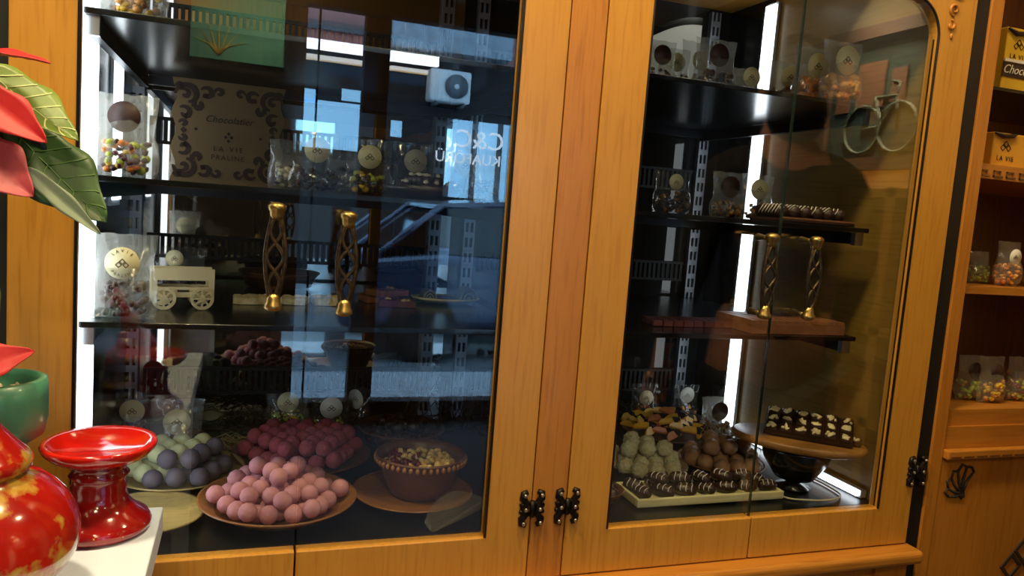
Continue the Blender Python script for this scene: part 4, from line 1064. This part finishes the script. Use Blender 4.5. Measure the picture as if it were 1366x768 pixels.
MB().prism([(-.10, 0), (.058, 0)] + cv[::-1], -.04, .04).build('carton', 'white_gloss', wx)
MB().prism([(x, z + .0006) for x, z in cv] + [(x, z + .016) for x, z in cv[::-1]], -.04, .04).build('dark_curve', 'black_gloss', wx)
bag(893, 296, SB2, .082, .085, ['candy_brown', 'candy_dry', 'dark_choc'], 'bag of brown nuts by the oak post, middle right shelf', y=.33, fill_h=.5, dz=.75, disc_r=.016, film='film_clear')
bag(968, 296, SB2, .075, .088, ['candy_dry', 'candy_brown', 'candy_peach'], 'bag of tan sweets with dark disc in front of the rail', 'label_brown', y=.25, fill_h=.35, dz=.68, disc_r=.021)
bag(1007, 296, SB2, .075, .088, ['candy_dry', 'candy_peach', 'candy_brown'], 'bag of tan sweets with pale disc before the light strip', y=.235, fill_h=.35, dz=.68, disc_r=.0195)
# striped chocolate sticks on a tray
c0 = Py(1005, 298, .16); c1 = Py(1132, 306, .10)
trx = empty('stick_tray', ((c0.x + c1.x) / 2, .13, fz(SB2) + .0008)); tag(trx, 'low brown tray under the striped chocolate sticks', 'tray')
hw = (c1.x - c0.x) / 2
bevel(MB().box(-hw, hw, -.045, .045, 0, .006).build('tray_base', 'dark_choc', trx), .002)
MB().box(-hw, hw, -.045, -.042, .006, .009).build('tray_rim', 'slab_choc', trx); MB().box(-hw, hw, .042, .045, .006, .009).build('tray_rim', 'slab_choc', trx)
def stick_meshes():
    mb = MB(); mb.lathe([(0, -.04), (.0095, -.038), (.0118, -.03), (.0118, .03), (.0095, .038), (0, .04)], 12, 0, Matrix.Rotation(PI / 2, 4, 'X'))
    a = mb.mesh('chocolate_stick', ['date_choc']); mb = MB()
    for y in (-.03, -.02, -.01, .0, .01, .02): mb.tube([(.0121 * math.cos(t), y + .006 * math.sin(2 * t), .0121 * math.sin(t)) for t in [-.2 + 3.5 * k / 12 for k in range(13)]], .001, 5)
    return a, mb.mesh('icing_stripe', ['icing'])
sa, si = stick_meshes()
nst = int(2 * hw / .0245)
for k in range(nst):
    o = tag(meshobj('chocolate_stick', sa, None, (trx.location.x - hw + .0125 + k * .0245, .13, fz(SB2) + .0195), (0, random.uniform(-.3, .3), random.uniform(-.08, .08))), 'dark chocolate stick with white stripes on the low brown tray', 'chocolate', 'striped chocolate sticks')
    meshobj('icing_stripe', si, o)
# lower right shelf: chocolate slab of squares and small ruby blocks
c0, c1 = Pz(985, 446, fz(SCZ)), Pz(1124, 448, fz(SCZ))
sx0, sx1 = Py(1002, 445, .075).x, Py(1126, 447, .075).x
cs = empty('chocolate_slab', (sx0, .075, fz(SCZ) + .0008)); tag(cs, 'large milk chocolate slab scored into squares, lower right shelf', 'chocolate')
n = 11; q = (sx1 - sx0) / n; nd = 6
MB().box(0, sx1 - sx0, 0, nd * q, 0, .017).build('slab_base', 'slab_choc', cs)
sq = MB().prism([(-q * .48, 0), (q * .48, 0), (q * .42, .006), (-q * .42, .006)], -q * .47, q * .47).mesh('square', ['slab_choc'])
for i in range(n):
    for j in range(nd): meshobj('square', sq, cs, ((i + .5) * q, (j + .5) * q, .0171 + random.uniform(-.0002, .0006)))
rb = bevel(MB().box(-.009, .009, -.007, .007, 0, .010).build('ruby_block', 'ruby_choc'), .0015).data
ro_ = bpy.data.objects['ruby_block']; first = True
for i in range(13):
    for j in range(3):
        p = Py(850 + i * 9.2, 424, .16 + j * .03)
        o = ro_ if first else meshobj('ruby_block', rb); first = False
        o.location = (.875 + i * .0205 + j * .003, .14 + j * .02, fz(SCZ) + .0008); o.rotation_euler.z = random.uniform(-.1, .1)
        if o.location.x > sx0 - .012: o.location.y += .10 if j == 9 else 0
        tag(o, 'small dark ruby chocolate block on the lower right shelf', 'chocolate', 'ruby chocolate blocks')

# ================================================================== oak shelving beside the cabinet
RX0, RX1 = 1.3895, 2.2
rs = empty('oak_shelving', (1.8, .17, 0)); tag(rs, 'oak wall shelving with carved door panels beside the black post', 'shelving')
def rpart(name, mb, m, par=None):
    o = mb.build(name, m, par or rs)
    if par is None: o.location = -rs.location
    return o
SD = .34
zs1, zs2, zl, zfr = Py(1330, 383, .012).z, Py(1320, 545, .012).z, Py(1310, 596, -.008).z, Py(1345, 222, .012).z
bevel(rpart('stile', MB().box(RX0, 1.4185, .0, .03, .05, 1.95), 'oak_red'), .0015)
rpart('side', MB().box(RX0, RX0 + .02, .0305, SD, .05, 1.95), 'oak_red'); rpart('side', MB().box(RX1 - .02, RX1, .0, SD, .05, 1.95), 'oak_red')
rpart('back', MB().box(RX0 + .0205, RX1 - .0205, SD - .012, SD, .05, 1.95), 'oak_dark')
rpart('top', MB().box(RX0, RX1, .0, SD, 1.951, 1.98), 'oak_red_h')
zu = Py(1345, 120, .06).z
for zz, t in ((zs1, .014), (zs2, .03), (zfr, .026), (zu, .006)):
    rpart('shelf', MB().box(RX0 + .0205, RX1 - .0205, .010 if t > .01 else .05, SD - .0125, zz - t, zz), 'oak_red_h' if t > .01 else 'black_gloss')
rpart('rail', MB().box(1.4187, RX1 - .0205, .004, .028, zl - .02, zs2 - .0305), 'oak_red_h')
lg = bevel(rpart('moulding', MB().box(1.4187, RX1 - .0205, -.012, .003, zl - .022, zl - .004), 'oak_red_h'), .003)
rpart('door_panel', MB().box(1.4187, RX1 - .0205, .002, .02, .08, zl - .0225), 'oak_red')
for zz, hh, nm in ((zfr - .022, .012, 'fret_key'), (zl - .018, .007, 'fret_key')):
    for k in range(9):
        x = 1.425 + k * .032; yy = .0095 if zz > 1.1 else -.0122
        for (a, b, c_, d_) in ((0, .024, 0, .003), (0, .003, 0, hh), (0, .018, hh - .003, hh), (.015, .018, hh * .4, hh)):
            rpart(nm, MB().box(x + a, x + b, yy - .0012, yy, zz + c_, zz + d_), 'oak_dark') if zz > 1.1 or b > .02 else None
# carved shell and diamonds on the door panel
sc_ = Py(1284, 657, 0)
mb = MB()
for k in range(6):
    a = math.radians(60 + k * 26); L = [.052, .056, .05, .042, .036, .036][k]; L = .05 - .004 * abs(k - 1)
    ex, ez = sc_.x + L * math.cos(a), sc_.z + L * math.sin(a)
    nx, nz = -math.sin(a), math.cos(a)
    mb.tube([(sc_.x, .001, sc_.z), (sc_.x + .5 * L * math.cos(a) + nx * .004, .001, sc_.z + .5 * L * math.sin(a) + nz * .004), (ex, .001, ez)], [.0035, .003, .0022], 6)
for k in range(5):
    a0, a1 = math.radians(60 + k * 26), math.radians(86 + k * 26); L0, L1 = .05 - .004 * abs(k - 1), .05 - .004 * abs(k)
    mid = (a0 + a1) / 2
    mb.tube([(sc_.x + L0 * math.cos(a0), .001, sc_.z + L0 * math.sin(a0)), (sc_.x + (L0 + .006) * math.cos(mid), .001, sc_.z + (L0 + .006) * math.sin(mid)), (sc_.x + L1 * math.cos(a1), .001, sc_.z + L1 * math.sin(a1))], .0025, 6)
mb.blob((sc_.x, .001, sc_.z - .004), .008, .004, .010, 0, 1)
rpart('carved_shell', mb, 'ink_dark')
dc = Py(1366, 738, 0)
o = diamonds_mb(.062, .003, .002, .15, dc.x, dc.z - .008); rpart('carved_diamonds', o, 'ink_dark')
# boxes
def gift(px0, py0, py1, y, m, label, ribbon=True, chocolatier=False, wd=.2):
    a, b = Py(px0, py0, y), Py(px0, py1, y)
    hgt = b.z - a.z
    r = empty('gift_box', (a.x, y, a.z + .0008)); tag(r, label, 'box')
    bevel(MB().box(0, wd, 0, .12, 0, hgt).build('carton', m, r), .002)
    if chocolatier:
        MB().box(-.001, wd + .001, -.0015, -.0003, hgt * .20, hgt * .43).build('sleeve', 'ribbon_dark', r)
        MB().box(-.001, wd + .001, -.003, -.0003, hgt * .44, hgt * .49).build('white_edge', 'white_gloss', r)
        text('lettering', 'Chocolatier', hgt * .20, 'label_white', r, (.052, -.002, hgt * .32), FRONT, .0003, .35)
    zc = hgt * (.74 if chocolatier else .62)
    MB().tube([(.0, -.002, hgt * .97), (.02, -.003, hgt * .90), (.045, -.002, hgt * .93), (.055, -.002, hgt * .99)], [.002, .0045, .004, .001], 6).build('ribbon_bow', 'ribbon_dark', r)
    diamonds_mb(.014, .0006, -.0003, .14, .032, zc).build('emblem', 'ink_dark', r)
    text('lettering', 'LA VIE', .012, 'ink_dark', r, (.033, -.0008, zc - .023), FRONT, .0003, 0, spacing=1.3)
    return r
gz = zfr
g1 = gift(1322, 212, 166, .03, 'box_amber', 'amber LA VIE gift box with dark ribbon, above the fret moulding')
g1.location.z = zfr + .0008
g2 = gift(1334, 119, 34, .06, 'box_yellow', 'yellow LA VIE gift box with a dark Chocolatier sleeve, topmost on the shelving', chocolatier=True)
g2.location.z = zu + .0008
zz = zs1 - F
def rbag(px, z, bw, bh, fill, label, disc='label_white', y=.06, **k):
    p = Py(px, 400, y)
    b = bag(px, 400, z - F, bw, bh, fill, label, disc, y=y, **k)
    return b
rbag(1300, zs1, .05, .062, ['candy_lime', 'candy_green'], 'bag of lime green sweets at the stile, upper open shelf', fill_h=.55, discon=False, y=.09)
rbag(1339, zs1, .062, .085, ['candy_orange', 'candy_orange', 'candy_peach'], 'bag of orange sweets with white disc, upper open shelf', fill_h=.48, disc_r=.0155, dz=.66, y=.06)
rbag(1380, zs1, .06, .08, ['candy_green', 'candy_red', 'candy_orange'], 'bag of mixed sweets cut off at the shelving edge, upper open shelf', fill_h=.5, discon=False, y=.06)
rbag(1272, zs2, .05, .075, ['candy_red', 'candy_yellow', 'candy_purple', 'candy_white'], 'bag of red and yellow sweets at the stile, lower open shelf', fill_h=.5, discon=False, y=.11)
rbag(1308, zs2, .062, .088, ['candy_lime', 'candy_yellow', 'candy_green', 'candy_yellow'], 'bag of lime and yellow sweets with dark disc, lower open shelf', 'label_brown', fill_h=.46, disc_r=.0165, dz=.68, y=.08)
rbag(1338, zs2, .066, .09, ['candy_yellow', 'candy_peach', 'candy_yellow'], 'bag of golden sweets with dark disc, lower open shelf', 'label_brown', fill_h=.46, disc_r=.0165, dz=.68, y=.06)
rbag(1374, zs2, .06, .088, ['candy_green', 'candy_red', 'candy_yellow'], 'bag of green and red sweets cut off by the shelving end, lower open shelf', fill_h=.48, discon=False, y=.07)

# ================================================================== white stand with plant, vase and candle stand
TZ = fz(.136)
cor = Pz(218, 675, TZ)
wt = empty('white_table', (cor.x - .4, cor.y - .25, 0)); tag(wt, 'white painted display table in front of the cabinet', 'table')
bevel(MB().box(-.4, .4, -.25, .25, TZ - .03, TZ).build('table_top', 'white_paint', wt), .002)
bevel(MB().box(-.38, .385, -.235, .235, .05, TZ - .0305).build('table_body', 'white_paint', wt), .002)
MB().box(-.36, .36, -.22, .22, 0, .049).build('plinth', 'white_paint', wt)
# candle stand
cc = Pz(131, 706, TZ)
ch_ = empty('candle_stand', (cc.x, cc.y, TZ + .0008), .1); tag(ch_, 'glossy red ceramic candle stand with a wide dish', 'candle stand')
tilt = 0.0
zt = Py(127, 592, cc.y).z - TZ
hs = zt
MB().lathe([(0, 0), (.044, 0), (.048, .004), (.0485, .009), (.045, .015), (.035, .022), (.028, .03), (.0245, .04), (.0255, .046), (.0235, .05), (.0245, hs * .62), (.0275, hs * .66), (.0245, hs * .70), (.024, hs * .74), (.031, hs * .80)], 44).build('stem', 'red_glaze_deep', ch_)
MB().lathe([(0, hs * .78), (.031, hs * .795), (.044, hs * .87), (.0505, hs * .95), (.052, hs), (.0505, hs + .003), (.045, hs + .001), (.040, hs - .006), (.0, hs - .0075)], 52).build('dish', 'red_glaze', ch_)
mb = MB()
for k in range(16):
    a = random.uniform(3.3, 6.2); zz2 = random.uniform(.006, .018)
    rr = .048 - max(0, zz2 - .009) * 1.2
    mb.blob((rr * math.cos(a), rr * math.sin(a), zz2), random.uniform(.001, .0028), .001, random.uniform(.0008, .0014), 0, 1, .2)
mb.build('gold_flecks', 'gold_fleck', ch_)['kind'] = 'stuff'
# red vase
vy = -.34
vc = Py(-48, 722, vy)
va = empty('round_vase', (vc.x, vy, TZ + .0008)); tag(va, 'round red vase with gold and dark patches', 'vase')
vr = abs(Py(107, 712, vy).x - vc.x)
vh = vc.z - TZ
prof = [(0, 0)]
for k in range(15):
    a = -PI / 2 + PI * .83 * k / 14
    prof.append((vr * max(.35, math.cos(a)), max(0, vh + vr * .78 * math.sin(a)) if math.sin(a) > 0 else vh + vh * math.sin(a)))
zt_ = prof[-1][1]; rn = prof[-1][0]
prof += [(rn * 1.0, zt_ + .001), (rn * 1.1, zt_ + .004), (rn * 1.12, zt_ + .010), (rn * 1.05, zt_ + .015), (rn * .8, zt_ + .026), (rn * .55, zt_ + .04), (rn * .5, zt_ + .06), (rn * .42, zt_ + .06), (rn * .4, zt_ + .04), (0, zt_ + .03)]
MB().lathe(prof, 52).build('vase_body', 'vase_glaze', va)
# potted poinsettia
py_ = -.215
pcn = Py(-12, 506, py_)
rimr = abs(Py(64, 520, py_).x - pcn.x)
po = empty('potted_poinsettia', (pcn.x, py_, TZ + .0008)); tag(po, 'poinsettia with red and green leaves in a teal pot', 'plant')
ph_ = pcn.z - TZ
MB().lathe([(0, 0), (rimr * .45, 0), (rimr * .62, ph_ * .56), (rimr * .66, ph_ * .60), (rimr * .93, ph_ * .66), (rimr, ph_ * .76), (rimr * 1.0, ph_ * .9), (rimr * .98, ph_), (rimr * .85, ph_ + .001), (rimr * .82, ph_ - .006), (rimr * .78, ph_ - .022), (0, ph_ - .022)], 48).build('pot', 'pot_teal', po)
mb = MB()
for k in range(160):
    a, q = random.uniform(0, 2 * PI), math.sqrt(random.random()) * rimr * .72
    mb.blob((q * math.cos(a), q * math.sin(a), ph_ - .019 + random.uniform(0, .006)), *(random.uniform(.0025, .0045) for _ in range(3)), 0, 1, .15)
mb.build('pebbles', 'pebble', po)['kind'] = 'stuff'
def leaf(b, t, wd, nrm, m, veinm, curl=.12, fold=.25, name='leaf', veins=True, wav=.03):
    b, t = Vector(b), Vector(t); ax = t - b; L = ax.length; ax.normalize()
    nrm = Vector(nrm); sd = ax.cross(nrm).normalized(); nrm = sd.cross(ax).normalized()
    NU, NV = 18, 8; vs, fs = [], []
    def pos(u, v):
        ww = wd * (math.sin(PI * u ** .8) ** .85) * (1 + .10 * math.sin(u * 14) * (abs(v) > .8)) + .0006
        dz = -curl * L * (u * 1.0) ** 2 + curl * L * u + fold * abs(v) * ww + wav * wd * math.sin(u * 16) * abs(v)
        # vein relief
        dz -= .06 * wd * abs(math.sin((u * 7 - abs(v) * 1.2) * PI)) * (1 - abs(v))
        return b + ax * (u * L) + sd * (v * ww) + nrm * dz
    for i in range(NU + 1):
        for j in range(NV + 1): vs.append(pos(i / NU, -1 + 2 * j / NV) - po.location)
    for i in range(NU):
        for j in range(NV):
            a = i * (NV + 1) + j; fs.append((a, a + 1, a + NV + 2, a + NV + 1))
    o = MB().add(vs, fs, 0, True).build(name, m, po)
    s = o.modifiers.new('thick', 'SOLIDIFY'); s.thickness = .0007; s.offset = 0
    if veins:
        mb = MB(); mb.tube([pos(u / 12, 0) - po.location + nrm * .0002 for u in range(13)], [.0011 - .0008 * u / 12 for u in range(13)], 5)
        for k in range(1, 7):
            for sg_ in (-1, 1):
                mb.tube([pos(k / 7.5 + .12 * q / 4, sg_ * .9 * q / 4) - po.location + nrm * .0003 for q in range(5)], .0009, 5)
        mb.build('veins', veinm, o)
    return o
cn = (0, -1, .3)
def LP(px, py, y): return Py(px, py, y)
leaf(LP(-70, 70, -.16), LP(67, 84, -.20), .016, (0, -.25, 1), 'leaf_red', 'leaf_red', veins=False)
leaf(LP(-25, 85, -.15), LP(104, 187, -.19), .024, (.35, -.8, .5), 'leaf_lime', 'vein_pale', curl=-.16)
leaf(LP(-45, 110, -.19), LP(62, 190, -.22), .019, (-.3, -.8, .6), 'leaf_red', 'leaf_pink', curl=-.1, veins=False)
leaf(LP(-60, 180, -.2), LP(44, 262, -.22), .026, (.3, -.9, .2), 'leaf_pink', 'leaf_red', curl=-.14, veins=False)
leaf(LP(10, 165, -.15), LP(142, 296, -.17), .034, (.2, -.9, .45), 'leaf_green', 'vein_green', curl=-.12, fold=.12)
leaf(LP(-40, 150, -.14), LP(75, 262, -.14), .032, (-.2, -1, .2), 'leaf_dark', 'vein_green', veins=False)
leaf(LP(32, 222, -.18), LP(134, 312, -.185), .0085, (.4, -.8, -.3), 'leaf_pale', 'vein_pale', curl=-.03, veins=False)
leaf(LP(-60, 200, -.17), LP(20, 245, -.2), .022, (.1, -.9, .4), 'leaf_red', 'leaf_pink', veins=False)
leaf(LP(-60, 500, -.25), LP(46, 468, -.24), .016, (.1, -.75, .6), 'leaf_red', 'leaf_pink', curl=.1, veins=False)
leaf(LP(-80, 20, -.1), LP(-10, 60, -.15), .03, (0, -.8, .5), 'leaf_green', 'vein_green')
top = LP(-45, 140, -.17) - po.location
MB().tube([(0, 0, ph_ - .02), (.004, 0, ph_ + .08), tuple(top * .8 + Vector((0, 0, ph_ * .2))), tuple(top)], [.004, .0035, .003, .002], 8).build('stem', 'stem', po)
MB().tube([(-.005, 0, ph_ - .02), (-.015, .01, ph_ + .06), tuple(LP(-60, 500, -.25) - po.location)], [.003, .0025, .0015], 8).build('stem', 'stem', po)

# ================================================================== customer standing beside the camera, mirrored in the right doors
hp = Mir(1072, 60, .62)
PX, PY_ = hp.x, -.62
PHT = min(1.86, hp.z + .02)
k_ = PHT / 1.75
pe = empty('person', (PX, PY_, 0), PI + .25); tag(pe, 'dark haired person in a dark jacket with back turned to the cabinet', 'person')
def skin_mesh(name, joints, edges, material, root=0, sub=1):
    me = bpy.data.meshes.new(name)
    me.from_pydata([tuple(Vector(j[0]) * k_) for j in joints], edges, [])
    o = bpy.data.objects.new(name, me); COL.objects.link(o)
    o.modifiers.new('skin', 'SKIN')
    sv = me.skin_vertices[0].data
    for i, j in enumerate(joints):
        r = j[1]; r = r if isinstance(r, tuple) else (r, r)
        sv[i].radius = (r[0] * k_, r[1] * k_); sv[i].use_root = (i == root)
    ss = o.modifiers.new('smooth', 'SUBSURF'); ss.levels = ss.render_levels = sub
    dg = bpy.context.evaluated_depsgraph_get()
    m2 = bpy.data.meshes.new_from_object(o.evaluated_get(dg)); bpy.data.objects.remove(o)
    m2.materials.clear(); m2.materials.append(MATS[material])
    for p in m2.polygons: p.use_smooth = True
    return meshobj(name, m2, pe)
J = [((0, 0, .95), (.15, .10)), ((0, 0, 1.12), (.13, .09)), ((0, .01, 1.30), (.15, .10)), ((0, 0, 1.42), (.10, .08)), ((0, .01, 1.50), .055), ((0, .015, 1.57), (.062, .075)), ((0, .01, 1.64), (.072, .09)), ((0, 0, 1.71), (.055, .065))]
Ed = [(i, i + 1) for i in range(7)]
def chain(start, pts):
    prev = start
    for p in pts:
        J.append(p); Ed.append((prev, len(J) - 1)); prev = len(J) - 1
    return prev
for sx in (-1, 1):
    chain(0, [((sx * .09, 0, .86), .085), ((sx * .10, .01, .50), .058), ((sx * .10, -.01, .10), .038), ((sx * .10, .05, .045), .035), ((sx * .105, .14, .03), .028)])
    wr_ = chain(3, [((sx * .17, 0, 1.40), .055), ((sx * .23, -.01, 1.14), .042), ((sx * .25, .09, .92), .027), ((sx * .25, .11, .86), (.03, .018))])
    for q, (dx, L) in enumerate(((-.026, .075), (-.009, .085), (.009, .08), (.026, .062))):
        chain(wr_, [((sx * .25 + dx, .125, .83), .0095), ((sx * .25 + dx * 1.05, .135, .83 - L * .55), .0085), ((sx * .25 + dx * 1.05, .125, .83 - L), .007)])
    chain(wr_, [((sx * .215, .135, .875), .011), ((sx * .20, .15, .84), .009), ((sx * .20, .15, .815), .008)])
skin_mesh('body', J, Ed, 'skin')
JJ = [((0, 0, .90), (.165, .118)), ((0, 0, 1.12), (.15, .108)), ((0, .01, 1.30), (.17, .118)), ((0, 0, 1.43), (.115, .09)), ((0, .008, 1.475), (.066, .066))]
EE = [(0, 1), (1, 2), (2, 3), (3, 4)]
for sx in (-1, 1):
    b0 = len(JJ); JJ += [((sx * .17, 0, 1.405), .068), ((sx * .23, -.01, 1.14), .056), ((sx * .25, .085, .935), .042)]; EE += [(3, b0), (b0, b0 + 1), (b0 + 1, b0 + 2)]
skin_mesh('jacket', JJ, EE, 'cloth_dark')
JJ = [((0, 0, .98), (.155, .11))]; EE = []
for sx in (-1, 1):
    b0 = len(JJ); JJ += [((sx * .09, 0, .85), .10), ((sx * .10, .01, .50), .072), ((sx * .10, -.01, .09), .056)]; EE += [(0, b0), (b0, b0 + 1), (b0 + 1, b0 + 2)]
skin_mesh('trousers', JJ, EE, 'trouser')
mb = MB(); mb.blob((0, -.012 * k_, 1.665 * k_), .092 * k_, .112 * k_, .092 * k_, 0, 3)
mb.v = [(x, min(y, .062 * k_ + max(0, z - 1.69 * k_) * .6), z + .004 * mnoise.noise(Vector((x, y, z)) * 40)) for x, y, z in mb.v]
mb.blob((0, -.035 * k_, 1.56 * k_), .078 * k_, .06 * k_, .085 * k_, 0, 3)
mb.build('hair', 'hair_dark', pe)
for sx in (-1, 1):
    e = MB().blob((sx * .031 * k_, .089 * k_, 1.625 * k_), .012 * k_, .008 * k_, .008 * k_, 0, 2).build('eye', 'eye_white', pe)
    MB().blob((sx * .031 * k_, .097 * k_, 1.625 * k_), .005 * k_, .003 * k_, .005 * k_, 0, 1).build('iris', 'hair_dark', e)
    MB().blob((sx * .078 * k_, 0, 1.61 * k_), .012 * k_, .02 * k_, .03 * k_, 0, 2).build('ear', 'skin', pe)
    bevel(MB().box(sx * .10 * k_ - .045, sx * .10 * k_ + .045, -.06, .18, 0.0, .03).build('shoe', 'shoe', pe), .012)
    MB().blob((sx * .10 * k_, .05, .045), .045, .11, .05, 0, 2).build('shoe_upper', 'shoe', pe)
MB().blob((0, .103 * k_, 1.595 * k_), .014 * k_, .022 * k_, .022 * k_, 0, 2).build('nose', 'skin', pe)
MB().blob((0, .086 * k_, 1.555 * k_), .026 * k_, .012 * k_, .008 * k_, 0, 2).build('mouth', 'lip', pe)
